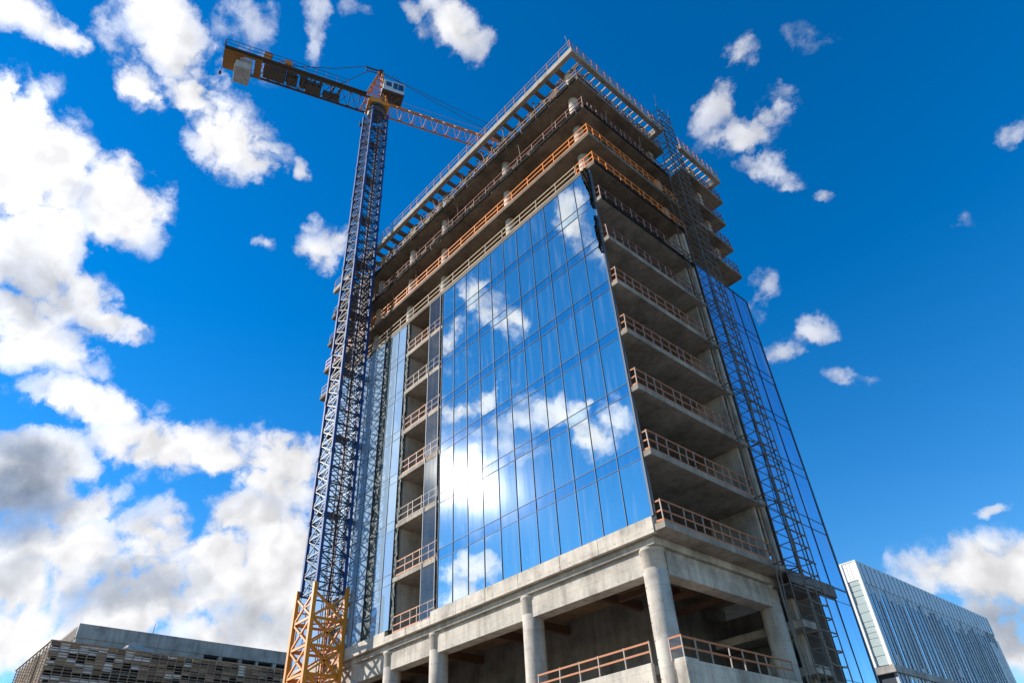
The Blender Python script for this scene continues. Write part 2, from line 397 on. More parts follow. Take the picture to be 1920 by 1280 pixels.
M['cab_white'] = paint('cab_white', (.52, .55, .57), .4, .4, (.28, .28, .27))
M['cab_glass'] = glass_mat('cab_glass', (.02, .03, .04), (.6, .7, .75), .35, (.1, .13, .14))
M['cable'] = paint('steel_cable', (.03, .035, .05), .5, .1)
M['counterweight'] = concrete('counterweight_concrete', (.42, .41, .40), .75)
M['hoist'] = paint('hoist_steel', (.12, .105, .085), .5, .7, (.16, .10, .05), .2, 5)
M['hoist_rung'] = paint('hoist_rung', (.13, .10, .07), .5, .7, (.05, .045, .04), .2, 5)
M['clad'] = paint('zinc_cladding', (.46, .51, .57), .45, .5, (.28, .29, .31), .3, .6)
M['clad_white'] = paint('white_frame', (.78, .78, .77), .5, .25, (.55, .54, .52))
M['clad_glass'] = glass_mat('strip_glass', (.10, .17, .23), (.58, .74, .86), .72, (.02, .05, .07), .02, .3)
M['pale_glass'] = glass_mat('pale_strip_glass', (.62, .74, .74), (.85, .92, .92), .35, (.2, .3, .3), .02, .3, milk=.95)
M['net_tube'] = paint('scaffold_tube', (.38, .275, .19), .6, .6, (.07, .06, .05), .3)
M['net_dark'] = paint('dirty_netting', (.25, .17, .115), .9, .7, (.17, .155, .14), scale=.6)
M['sheet_white'] = paint('white_sheeting', (.85, .83, .80), .7, .6, (.45, .42, .39), scale=1.2)
M['sheet_brown'] = paint('brown_sheeting', (.42, .30, .205), .85, .6, (.52, .42, .33), scale=1.0)
M['grey_block'] = concrete('grey_block', (.42, .40, .37), .6)
M['black'] = paint('dark_opening', (.012, .012, .013), .8, .3)
M['rubble'] = paint('rust_scrap', (.34, .13, .07), .85, .6, (.12, .09, .08), scale=4)
M['tarp'] = paint('grey_tarp', (.45, .43, .40), .8, .6, (.20, .17, .14), scale=2)

# ------------------------------------------------------------------ mesh helpers
def origin_of(o):
    v = Vector((0, 0, 0))
    while o is not None:
        v += o.location; o = o.parent
    return v
class MB:
    """collects solids in place coordinates; build() links them as ONE mesh object"""
    def __init__(s): s.v, s.f = [], []
    def hexa(s, p):
        n = len(s.v); s.v += [tuple(q) for q in p]
        for a in ((0, 3, 2, 1), (4, 5, 6, 7), (0, 1, 5, 4), (1, 2, 6, 5), (2, 3, 7, 6), (3, 0, 4, 7)):
            s.f.append(tuple(n + i for i in a))
        return s
    def box(s, x0, x1, y0, y1, z0, z1):
        x0, x1 = min(x0, x1), max(x0, x1); y0, y1 = min(y0, y1), max(y0, y1); z0, z1 = min(z0, z1), max(z0, z1)
        return s.hexa([(x0, y0, z0), (x1, y0, z0), (x1, y1, z0), (x0, y1, z0), (x0, y0, z1), (x1, y0, z1), (x1, y1, z1), (x0, y1, z1)])
    def beam(s, a, b, w, h=None):
        a, b = Vector(a), Vector(b); d = b - a
        if d.length < 1e-5: return s
        d.normalize(); h = w if h is None else h
        up = Vector((0, 0, 1)) if abs(d.z) < .95 else Vector((0, 1, 0))
        x = d.cross(up).normalized() * w / 2; y = x.cross(d).normalized() * h / 2
        return s.hexa([a - x - y, a + x - y, a + x + y, a - x + y, b - x - y, b + x - y, b + x + y, b - x + y])
    def tube(s, a, b, r, n=6, r2=None):
        a, b = Vector(a), Vector(b); d = (b - a).normalized(); r2 = r if r2 is None else r2
        up = Vector((0, 0, 1)) if abs(d.z) < .95 else Vector((1, 0, 0))
        x = d.cross(up).normalized(); y = x.cross(d); k = len(s.v)
        for c, q in ((a, r), (b, r2)):
            for i in range(n):
                t = 2 * math.pi * i / n; s.v.append(tuple(c + x * math.cos(t) * q + y * math.sin(t) * q))
        for i in range(n): s.f.append((k + i, k + n + i, k + n + (i + 1) % n, k + (i + 1) % n))
        s.f.append(tuple(k + i for i in range(n))); s.f.append(tuple(k + n + i for i in reversed(range(n))))
        return s
    def path(s, pts, r, n=5):
        for a, b in zip(pts[:-1], pts[1:]): s.tube(a, b, r, n)
        return s
    def prism(s, poly, z0, z1):
        k = len(s.v); n = len(poly)
        s.v += [(x, y, z0) for x, y in poly] + [(x, y, z1) for x, y in poly]
        s.f.append(tuple(k + i for i in reversed(range(n)))); s.f.append(tuple(k + n + i for i in range(n)))
        for i in range(n): j = (i + 1) % n; s.f.append((k + i, k + j, k + n + j, k + n + i))
        return s
    def lathe(s, x, y, prof, n=28):
        k = len(s.v)
        for r, z in prof:
            for i in range(n):
                t = 2 * math.pi * i / n; s.v.append((x + r * math.cos(t), y + r * math.sin(t), z))
        for j in range(len(prof) - 1):
            for i in range(n):
                a = k + j * n + i; b = k + j * n + (i + 1) % n; s.f.append((a, b, b + n, a + n))
        s.f.append(tuple(k + i for i in reversed(range(n)))); s.f.append(tuple(k + (len(prof) - 1) * n + i for i in range(n)))
        return s
    def mesh(s, name, mat, off=Vector((0, 0, 0)), smooth=False):
        me = bpy.data.meshes.new(name)
        me.from_pydata([(x - off.x, y - off.y, z - off.z) for x, y, z in s.v], [], s.f)
        me.materials.append(mat); me.update()
        if smooth:
            me.polygons.foreach_set('use_smooth', [len(p.vertices) == 4 for p in me.polygons])
        return me
    def build(s, name, mat, parent=None, smooth=False, bevel=0.0, at=None):
        off = origin_of(parent) if parent is not None else Vector((0, 0, 0))
        loc = Vector(at) if at is not None else None
        o = bpy.data.objects.new(name, s.mesh(name, M[mat] if isinstance(mat, str) else mat, loc if loc is not None else off, smooth))
        COL.objects.link(o)
        if parent is not None: o.parent = parent
        if loc is not None: o.location = loc - off
        if bevel:
            b = o.modifiers.new('bevel', 'BEVEL'); b.width = bevel; b.segments = 2; b.limit_method = 'ANGLE'
        return o
def tag(o, label=None, cat=None, group=None, kind=None):
    for k, v in (('label', label), ('category', cat), ('group', group), ('kind', kind)):
        if v: o[k] = v
    return o
def thing(name, label, cat, loc=(0, 0, 0), group=None):
    o = bpy.data.objects.new(name, None); COL.objects.link(o); o.location = loc; o.empty_display_size = .5
    return tag(o, label, cat, group)
def copy_part(o, parent, loc):
    c = o.copy(); COL.objects.link(c); c.parent = parent; c.location = loc
    return c
def joint(x): return x + rnd.uniform(-.03, .03)

# ------------------------------------------------------------------ ground
def ground_mat():
    mt, nt, out = new_mat('site_ground'); p = pos(nt)
    a = tex_noise(nt, p, .08, 6, .6); b = tex_noise(nt, p, 2.5, 6, .7)
    c = ramp(nt, a, [(.3, (.16, .14, .115)), (.55, (.27, .245, .21)), (.75, (.34, .32, .29))])
    bsdf(nt, out, mixc(nt, .5, c, ramp(nt, b, [(.3, (.7, .69, .67)), (.65, (1.1, 1.1, 1.1))]), 'MULTIPLY'), .95, 0, b, .5, .05)
    return mt
M['ground'] = ground_mat()
g_ = MB(); g_.v = [(-3000, -3000, 0), (3000, -3000, 0), (3000, 3000, 0), (-3000, 3000, 0)]; g_.f = [(0, 1, 2, 3)]
tag(g_.build('ground', 'ground'), kind='structure')

# ------------------------------------------------------------------ the tower
Z = [8.6, 14.6, 18.55, 22.6, 26.6, 30.55, 34.55, 38.6, 42.55, 46.1, 49.75, 53.85]     # floor levels
XL, YB = -37.7, 19.0
NX0, NX1 = -23.7, -18.3                                          # open bay in the long front
TW = thing('office_tower', 'unfinished concrete high-rise with mirror glass front and open upper floors', 'building', (-19, 9, 0))
# floor slabs
def slab(k):
    z1 = Z[k]
    if k == 0:
        poly, th = [(XL, .55), (-.75, .55), (-.75, 10.2), (-.75, 14.2), (-.4, 14.2), (-.4, YB), (XL, YB)], .35
    elif k < 8:
        poly, th = [(XL, .22), (NX0, .22), (NX0, .02), (NX1, .02), (NX1, .22), (-.66, .22), (-.66, 0), (0, 0), (0, 11.06), (-.35, 11.06), (-.35, YB - .2), (XL, YB - .2)], .34
    else:
        e = {8: 19.5, 9: 19.7, 10: 20.0, 11: 21.2}[k]
        poly, th = [(-40, 0), (0, 0), (0, 11.6), (-2.6, 11.6), (-2.6, 14.6), (0, 14.6), (0, e), (-40, e)], .40
    b = MB().prism(poly, z1 - th, z1).build('floor_slab', 'slab' if k < 8 else 'slab_upper', TW, bevel=.02)
for k in range(12): slab(k)
# fascia band under the glass: precast lengths with open joints
edges = [-.66, -4.3, -7.1, -10.5, -13.4, -16.2, -18.9, -21.6, -24.1, -27.0, -30.2, -33.5, -35.6, XL]
for a, b in zip(edges[:-1], edges[1:]):
    top = 14.66 if (b < -18.9 and a > -23.9) else 15.02
    MB().box(a - .012, b + .012, -.06, .21, 14.2, top).build('fascia_panel', 'pale', TW, bevel=.015)
# podium frame: beams, columns, edge walls
CXA = [-1.75, -10.5, -19.25, -24.5, -28.7, -33.2, -37.0]
MB().box(XL, -1.02, .32, 1.7, 13.86, 14.25).build('cap_beam', 'column', TW, bevel=.02)
MB().box(-1.02, -2.4, 1.703, 13.6, 13.86, 14.25).build('cap_beam', 'column', TW, bevel=.02)
for a, b in zip(CXA[:-1], CXA[1:]):
    MB().box(a - .4, b + .4, .56, 1.45, 12.62, 13.857).build('beam', 'column', TW, bevel=.02)
MB().box(-1.25, -2.1, 1.4, 10.9, 12.62, 13.857).build('beam', 'column', TW, bevel=.02)
def column(x, y, r, z0, z1, cap=True):
    pr_ = [(r, z0), (r, z1 - 1.02), (r - .018, z1 - 1.005), (r - .018, z1 - .985), (r, z1 - .97), (r, z1 - .16)]
    pr_ += [(r + .07, z1 - .13), (r + .07, z1)] if cap else [(r, z1)]
    return MB().lathe(x, y, pr_).build('column', 'column', TW, smooth=True)
for x in CXA: column(x, .98, .60, 0, 13.857)
column(-1.65, 11.3, .60, 0, 13.857)
MB().box(-1.4, -1.9, 13.6, 14.2, 0, 13.857).build('column', 'column', TW)
e = MB()
for a, b in zip(CXA[:-1], CXA[1:]): e.box(a - .63, b + .63, .30, .547, 7.5, 8.72)
e.box(-.5, -.747, 1.3, 10.7, 7.5, 8.55); e.box(-1.1, -.5, .30, 1.297, 7.5, 8.62)
e.build('podium_edge_wall', 'pale', TW, bevel=.03)
for x in (-4.6, -7.4, -13.4, -16.3, -22, -26.6, -31, -35.5): MB().box(x - .14, x + .14, 1.46, 6.9, 13.3, 13.82).build('ceiling_beam', 'brown_steel', TW)
for y in (3.6, 6.1, 8.6): MB().box(-2.12, -6.4, y, y + .26, 13.0, 13.29).build('ceiling_beam', 'brown_steel', TW)
MB().box(XL + .3, -2.42, 1.71, 13.5, 14.20, 14.245).build('formwork_ceiling', 'soffit', TW)
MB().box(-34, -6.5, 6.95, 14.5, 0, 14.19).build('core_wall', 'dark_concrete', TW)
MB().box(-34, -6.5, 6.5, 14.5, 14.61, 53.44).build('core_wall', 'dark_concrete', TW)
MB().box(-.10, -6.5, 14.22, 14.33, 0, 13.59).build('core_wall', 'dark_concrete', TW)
st = MB()                                                        # stair flight seen in the dark behind the far column
for i in range(16): st.box(-3.6, -2.2, 11.9 + i * .16, 12.2 + i * .16, 8.65 + i * .2, 8.85 + i * .2)
st.build('stair_flight', 'column', TW)
for zz in (5.2, 9.2, 11.6): MB().box(-.45, -6.4, 12.3, 14.15, zz, zz + .45).build('landing_slab', 'column', TW, bevel=.02)
# columns of the storeys above
for k in range(1, 12):
    zt = (Z[k + 1] - (.34 if k + 1 < 8 else .40)) if k < 11 else 57.37
    if k >= 8: xs = [-1.78, -10.45, -19.6, -25.1, -31, -37]
    else: xs = [-1.78, -10.45, -19.2, -31]
    for x in xs: column(x, 1.25 if k < 11 else 1.3, .43, Z[k] + .002, zt - .002, cap=False)
    if k >= 8:
        for y in (10.6, 18.2): MB().box(-1.3, -.8, y - .3, y + .3, Z[k] + .002, zt - .002).build('column', 'column', TW, bevel=.02)
for k in range(1, 8):
    zt = Z[k + 1] - (.34 if k + 1 < 8 else .40)
    MB().box(-3.7, -.5, 10.35, 10.6, Z[k] + .002, zt - .002).build('end_wall', 'column', TW, bevel=.02)
    MB().box(-.42, -.12, 10.78, 11.04, Z[k] + .002, zt - .002).build('jamb', 'pale', TW)
    MB().box(-.42, -.36, 10.62, 10.75, Z[k] + .002, zt - .002).build('wall_edge_trim', 'rail_wood', TW)
    MB().box(NX0 + .02, NX0 + .28, .35, 3.4, Z[k] + .002, zt - .002).build('bay_wall', 'column', TW, bevel=.02)
    MB().box(NX0 + .3, NX0 + 2.1, 3.2, 3.45, Z[k] + .002, zt - .002).build('bay_wall', 'column', TW, bevel=.02)
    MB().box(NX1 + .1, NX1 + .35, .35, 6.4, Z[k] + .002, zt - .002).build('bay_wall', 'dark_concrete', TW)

# glass fronts
def panel(x0, x1, z0, z1, name, mat, par, axis='y', c=0.0, th=.03, tilt=.0045):
    a, b = rnd.uniform(-tilt, tilt), rnd.uniform(-tilt, tilt)
    xm, zm = (x0 + x1) / 2, (z0 + z1) / 2; m_ = MB(); P = []
    for d in (0, th):
        for (x, z) in ((x0, z0), (x1, z0), (x1, z1), (x0, z1)):
            o = c + (x - xm) * a + (z - zm) * b + (d if axis == 'y' else -d)
            P.append((x, o, z) if axis == 'y' else (o, x, z))
    m_.hexa(P); return m_.build(name, mat, par)
GT = 42.12
def zrows(z_bot, top):
    rows = [(z_bot, Z[2] - .36, 'glass')]
    for k in range(2, 8):
        rows.append((Z[k] - .36, Z[k] + .36, 'spandrel'))
        rows.append((Z[k] + .36, (Z[k + 1] - .36) if k < 7 else top, 'glass'))
    return rows
def curtain(xs, z_bot, name='curtain_wall', mats=('glass', 'spandrel'), mull='mullion', axis='y', c=0.0, top=GT, rows=None):
    rows = rows or zrows(z_bot, top)
    fr = MB(); pr_ = -.035 if axis == 'y' else .035
    def bx(a, b, z0, z1, d0, d1):
        if axis == 'y': fr.box(a, b, c + d0, c + d1, z0, z1)
        else: fr.box(c - d0, c - d1, a, b, z0, z1)
    lo, hi = min(xs), max(xs)
    for x in xs: bx(x - .012, x + .012, rows[0][0], rows[-1][1], -.045, .12)
    for (z0, z1, t) in rows:
        bx(lo, hi, z0 - .010, z0 + .010, -.03, .10)
    bx(lo, hi, rows[-1][1] - .04, rows[-1][1] + .04, -.04, .11)
    cw = fr.build(name, mull, TW)
    for i in range(len(xs) - 1):
        a, b = sorted((xs[i], xs[i + 1]))
        for (z0, z1, t) in rows:
            panel(a + .01, b - .01, z0 + .005, z1 - .005, 'glass_panel' if t == 'glass' else 'spandrel_panel', mats[0] if t == 'glass' else mats[1], cw, axis, c)
    return cw
curtain([-.64 - i * (17.56 / 11) for i in range(12)], 15.04)
curtain([-23.74, -24.95, -26.15], 15.04, mats=('sky_toned_glass', 'sky_toned_glass'))
curtain([-27.3 - i * (XL + 27.3) / -8 for i in range(9)], 15.04, mats=('sky_toned_glass', 'sky_toned_glass'))
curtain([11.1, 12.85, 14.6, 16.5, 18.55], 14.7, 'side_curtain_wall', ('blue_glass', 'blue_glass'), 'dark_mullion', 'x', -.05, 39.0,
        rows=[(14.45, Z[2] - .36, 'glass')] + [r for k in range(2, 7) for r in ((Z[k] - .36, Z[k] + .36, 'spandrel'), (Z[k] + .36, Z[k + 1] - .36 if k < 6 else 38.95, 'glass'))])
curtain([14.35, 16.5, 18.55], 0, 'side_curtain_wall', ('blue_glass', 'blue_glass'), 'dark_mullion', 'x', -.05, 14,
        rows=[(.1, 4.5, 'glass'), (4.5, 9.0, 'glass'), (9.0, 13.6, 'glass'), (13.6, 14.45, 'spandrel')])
bk = MB(); bk.box(-.3, -.34, 11.08, 18.5, 14.65, 38.9); bk.build('glass_backing', 'membrane', TW)
ed = MB(); ed.box(-.4, -.03, 18.56, 18.75, 0, 39.0); ed.build('corner_trim', 'dark_mullion', TW)
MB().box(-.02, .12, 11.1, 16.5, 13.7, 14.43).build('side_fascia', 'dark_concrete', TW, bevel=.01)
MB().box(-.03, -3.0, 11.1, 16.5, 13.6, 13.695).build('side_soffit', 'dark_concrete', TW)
# corner glass edge post, membranes beside the glass
MB().box(-.61, -.54, -.05, .16, 15.03, 42.1).build('corner_mullion', 'mullion', TW)
def crumpled(x0, x1, y, z0, z1, mat, name, nx=5, nz=90, amp=.07):
    m_ = MB(); g = {}
    for i in range(nx + 1):
        for k in range(nz + 1):
            x = x0 + (x1 - x0) * i / nx + (rnd.uniform(-.05, .05)); z = z0 + (z1 - z0) * k / nz
            g[i, k] = len(m_.v); m_.v.append((x, y + rnd.uniform(-amp, amp), z))
    for i in range(nx):
        for k in range(nz): m_.f.append((g[i, k], g[i + 1, k], g[i + 1, k + 1], g[i, k + 1]))
    o = m_.build(name, mat, TW); s = o.modifiers.new('solid', 'SOLIDIFY'); s.thickness = .03; return o
crumpled(-26.2, -27.25, .12, 15.03, 42.5, 'green_membrane', 'insulation_strip', 5, 110, .08)
crumpled(-18.22, -18.5, .06, 15.0, 42.1, 'membrane', 'insulation_strip', 2, 120, .05)
crumpled(-23.35, -23.68, .08, 15.0, 42.1, 'green_membrane', 'insulation_strip', 2, 120, .05)
# thin bay frame and clear panes in the open bay
bf = MB()
for x in (-20.08, -18.55): bf.box(x - .03, x + .03, -.04, .0, 14.67, 42.1)
fb = bf.build('bay_frame', 'mullion', TW)
for k in range(1, 8): panel(-20.05, -18.58, Z[k] + (.1 if k > 1 else .08), Z[k + 1] - .42, 'clear_pane', 'clear_glass', fb, 'y', -.03, .015)
# slab edge strips on the shaded side
for k in (7, 8, 10): crumpled_z = MB().box(.0, .05, .05, 11.0, Z[k] - .38, Z[k] - .04).build('edge_membrane', 'membrane', TW)
for k in (10, 11):
    em = MB(); x = -39
    while x < -.5:
        w_ = rnd.uniform(.8, 2.2); em.box(x, min(x + w_ * .9, -.3), -.07 - rnd.uniform(0, .05), -.005, Z[k] - rnd.uniform(.3, .46), Z[k] + rnd.uniform(-.1, .16)); x += w_
    em.build('edge_netting', 'membrane', TW)['kind'] = 'stuff'
# boards and mesh panels standing behind the rails of the top floors
for k, n_ in ((10, 34), (11, 58)):
    for i in range(n_):
        x = -38.5 + 36.5 * (i + rnd.random() * .8) / n_; w_ = rnd.uniform(.25, 1.1); h_ = rnd.uniform(.25, 1.0 if k == 10 else 1.7); t_ = rnd.uniform(-.1, .1)
        MB().hexa([(x, .16, Z[k]), (x + w_, .16, Z[k]), (x + w_, .20, Z[k]), (x, .20, Z[k]), (x + t_, .24, Z[k] + h_), (x + w_ + t_, .22, Z[k] + h_ * rnd.uniform(.8, 1.1)), (x + w_ + t_, .26, Z[k] + h_), (x + t_, .28, Z[k] + h_)]).build('edge_board', rnd.choice(('timber', 'joist_wood', 'prop_steel', 'membrane', 'slab_upper')), TW)
for k in (9, 10, 11):
    y = .3
    while y < 11:
        w_ = rnd.uniform(.5, 1.0)
        if rnd.random() < .75: MB().box(-.2, -.16, y, y + w_ * .92, Z[k] + .02, Z[k] + rnd.uniform(.5, .95)).build('mesh_panel', rnd.choice(('rail_dark', 'rail_dark', 'brown_steel', 'membrane')), TW)
        y += w_
# roof ring and joists
RZ0, RZ1 = 57.35, 58.05
MB().box(-40, .12, -.3, .12, RZ0, RZ1).build('roof_ring_beam', 'slab', TW, bevel=.02)
MB().box(-.30, .12, .123, 12.5, RZ0, RZ1).build('roof_ring_beam', 'slab', TW, bevel=.02)
MB().box(-2.6, -.303, 12.0, 12.5, RZ0, RZ1 - .1).build('roof_ring_beam', 'slab', TW, bevel=.02)
MB().box(-.30, .12, 15.3, 22.2, RZ0, RZ1).build('roof_ring_beam', 'slab', TW, bevel=.02)
MB().box(-2.6, -.303, 21.7, 22.2, RZ0, RZ1 - .1).build('roof_ring_beam', 'slab', TW, bevel=.02)
for y_ in (1.1, 2.3): MB().box(-39.5, -.4, y_, y_ + .14, RZ0 - .08, RZ0 + .075).build('roof_purlin', 'joist_wood', TW)
MB().box(-1.35, -1.22, 2.45, 11.9, RZ0 - .05, RZ0 + .12).build('roof_purlin', 'joist_wood', TW)
x = -1.9
while x > -39.5:
    MB().box(x, x - rnd.uniform(.3, .5), .123, 3.2, RZ0 + .08, RZ0 + .4).build('roof_joist', 'joist_wood', TW); x -= 1.48 + rnd.uniform(-.08, .08)
for y0, y1 in ((1.0, 11.9), (15.7, 21.6)):
    y = y0
    while y < y1:
        MB().box(-.303, -3.2, y, y + rnd.uniform(.06, .11), RZ0 + .15, RZ0 + .3).build('roof_joist', 'joist_pale', TW); y += rnd.uniform(.7, .82)
MB().box(-39.5, -3.203, 3.203, 3.6, RZ0 + .1, RZ1).build('roof_ring_beam', 'slab', TW)
MB().box(-3.203, -3.6, 3.603, 21.5, RZ0 + .1, RZ1).build('roof_ring_beam', 'slab', TW)
MB().box(-39.5, -3.61, 3.61, 20, RZ0 + .3, RZ1 - .05).build('roof_slab', 'slab', TW)
MB().tube((-.2, 0, RZ1), (-.35, -.2, RZ1 + 2.6), .022, 6).build('lightning_rod', 'rail_grey', TW)

# ------------------------------------------------------------------ guard rails: one thing per floor edge
def guard_rail(label, pts, z, rail='rail_rust', post='post', h=1.12, step=1.6, w=.085, toe=True, dens=None, group='guard rails along the floor edges'):
    t = thing('guard_rail', label, 'guard rail', (pts[0][0], pts[0][1], z), group)
    P = [Vector((p[0], p[1], z)) for p in pts]
    for nm, hh, ww in (('top_rail', h, w), ('mid_rail', h * .52, w)) + ((('toe_board', .09, w * 1.3),) if toe else ()):
        b = MB()
        for a, c in zip(P[:-1], P[1:]):
            n = max(1, int((c - a).length / 4)); dirn = (c - a).normalized()
            q = [a + (c - a) * i / n + Vector((0, 0, hh + rnd.uniform(-.03, .03))) for i in range(n + 1)]
            for u, v in zip(q[:-1], q[1:]): b.beam(u, v + dirn * .04, ww * .55, ww)
        b.build(nm, rail, t)
    me = None; base = P[0]
    for s_, (a, c) in enumerate(zip(P[:-1], P[1:])):
        L_ = (c - a).length; st_ = dens[s_] if dens else step; n = max(1, round(L_ / st_))
        for i in range(n + 1):
            if s_ and i == 0: continue
            q = a + (c - a) * ((i + (rnd.uniform(-.18, .18) if 0 < i < n else 0)) / n)
            if me is None:
                me = MB().box(q.x - .028, q.x + .028, q.y - .028, q.y + .028, z - .02, z + h + .05).build('post', post, t, at=q); me.location = q - base
            else: copy_part(me, t, q - base).rotation_euler = (rnd.uniform(-.03, .03), rnd.uniform(-.03, .03), 0)
    return t
IN = .10
nth = ['', 'lowest', 'second lowest', 'third lowest', 'fourth lowest', 'fifth lowest', 'sixth lowest', 'seventh lowest']
for k in range(1, 8):
    guard_rail('rusty orange guard rail round the corner of the %s open terrace beside the glass' % nth[k],
               [(-.56, IN), (-IN, IN), (-IN, 10.3 if k < 7 else 10.9)], Z[k], 'rail_rust' if k < 6 else 'rail_dark', step=.85 if k < 6 else .8)
    guard_rail('short guard rail in the open bay of the glass front, %s floor' % nth[k],
               [(NX0 + .35, .1), (NX1 - .25, .1)], Z[k] + (.06 if k == 1 else 0), 'rail_rust' if k % 3 else 'rail_grey', step=.9, w=.075)
guard_rail('pale timber guard rail along the slab edge right on top of the mirror glass', [(-39.8, .08), (-1.9, .08)], Z[8], 'rail_wood', step=2.1)
guard_rail('orange guard rail at the tower corner on the slab level with the glass top', [(-1.8, .1), (-.1, .1), (-.1, 11.5)], Z[8], 'rail_orange', 'rail_orange', step=1.0, dens=(.8, .75))
guard_rail('bright orange guard rail running round the slab one floor above the glass top', [(-39.8, .08), (-.1, .08), (-.1, 11.5)], Z[9], 'rail_orange', 'rail_orange', dens=(1.7, .75))
guard_rail('dark rusty guard rail running round the slab two floors above the glass top', [(-39.8, .08), (-.1, .08), (-.1, 11.5)], Z[10], 'rail_dark', 'rail_grey', dens=(1.5, .6))
guard_rail('dusty grey-brown guard rail round the topmost full slab under the roof ring', [(-39.8, .08), (-.1, .08), (-.1, 11.5)], Z[11], 'rail_grey', 'rail_dark', dens=(1.1, .5))
for k, lab in ((8, 'dark guard rail on the slab edge just above the blue side glass beyond the hoist'), (9, 'rusty guard rail two slabs above the blue side glass beyond the hoist'),
               (10, 'rusty guard rail three slabs above the blue side glass beyond the hoist'), (11, 'rusty guard rail beyond the hoist, on the slab under the roof ring')):
    ye = {8: 19.4, 9: 19.6, 10: 19.9, 11: 21.1}[k]
    guard_rail(lab, [(-.1, 14.7), (-.1, ye), (-2.5, ye)], Z[k], 'rail_dark', 'rail_dark', step=.7)
guard_rail('thin guard rail on top of the roof ring, running along both faces from its peak', [(-39.8, -.28), (.05, -.28), (.05, 12.4)], RZ1, 'rail_grey', 'rail_rust', dens=(1.4, .9), w=.06, toe=False)
guard_rail('thin guard rail on the separate piece of roof ring beyond the hoist', [(.05, 15.4), (.05, 22.1), (-2.4, 22.1)], RZ1, 'rail_grey', 'rail_rust', step=.8, w=.06, toe=False)
guard_rail('orange guard rail between corner column and next column at the foot of the front', [(-9.8, .42), (-2.4, .42)], 8.72, 'rail_rust', step=1.5, h=.9, toe=False)
guard_rail('orange guard rail round the podium corner to the column under the shaded side', [(-1.3, .42), (-.62, .42), (-.62, 9.9)], 8.6, 'rail_rust', step=1.2, h=.9, toe=False)

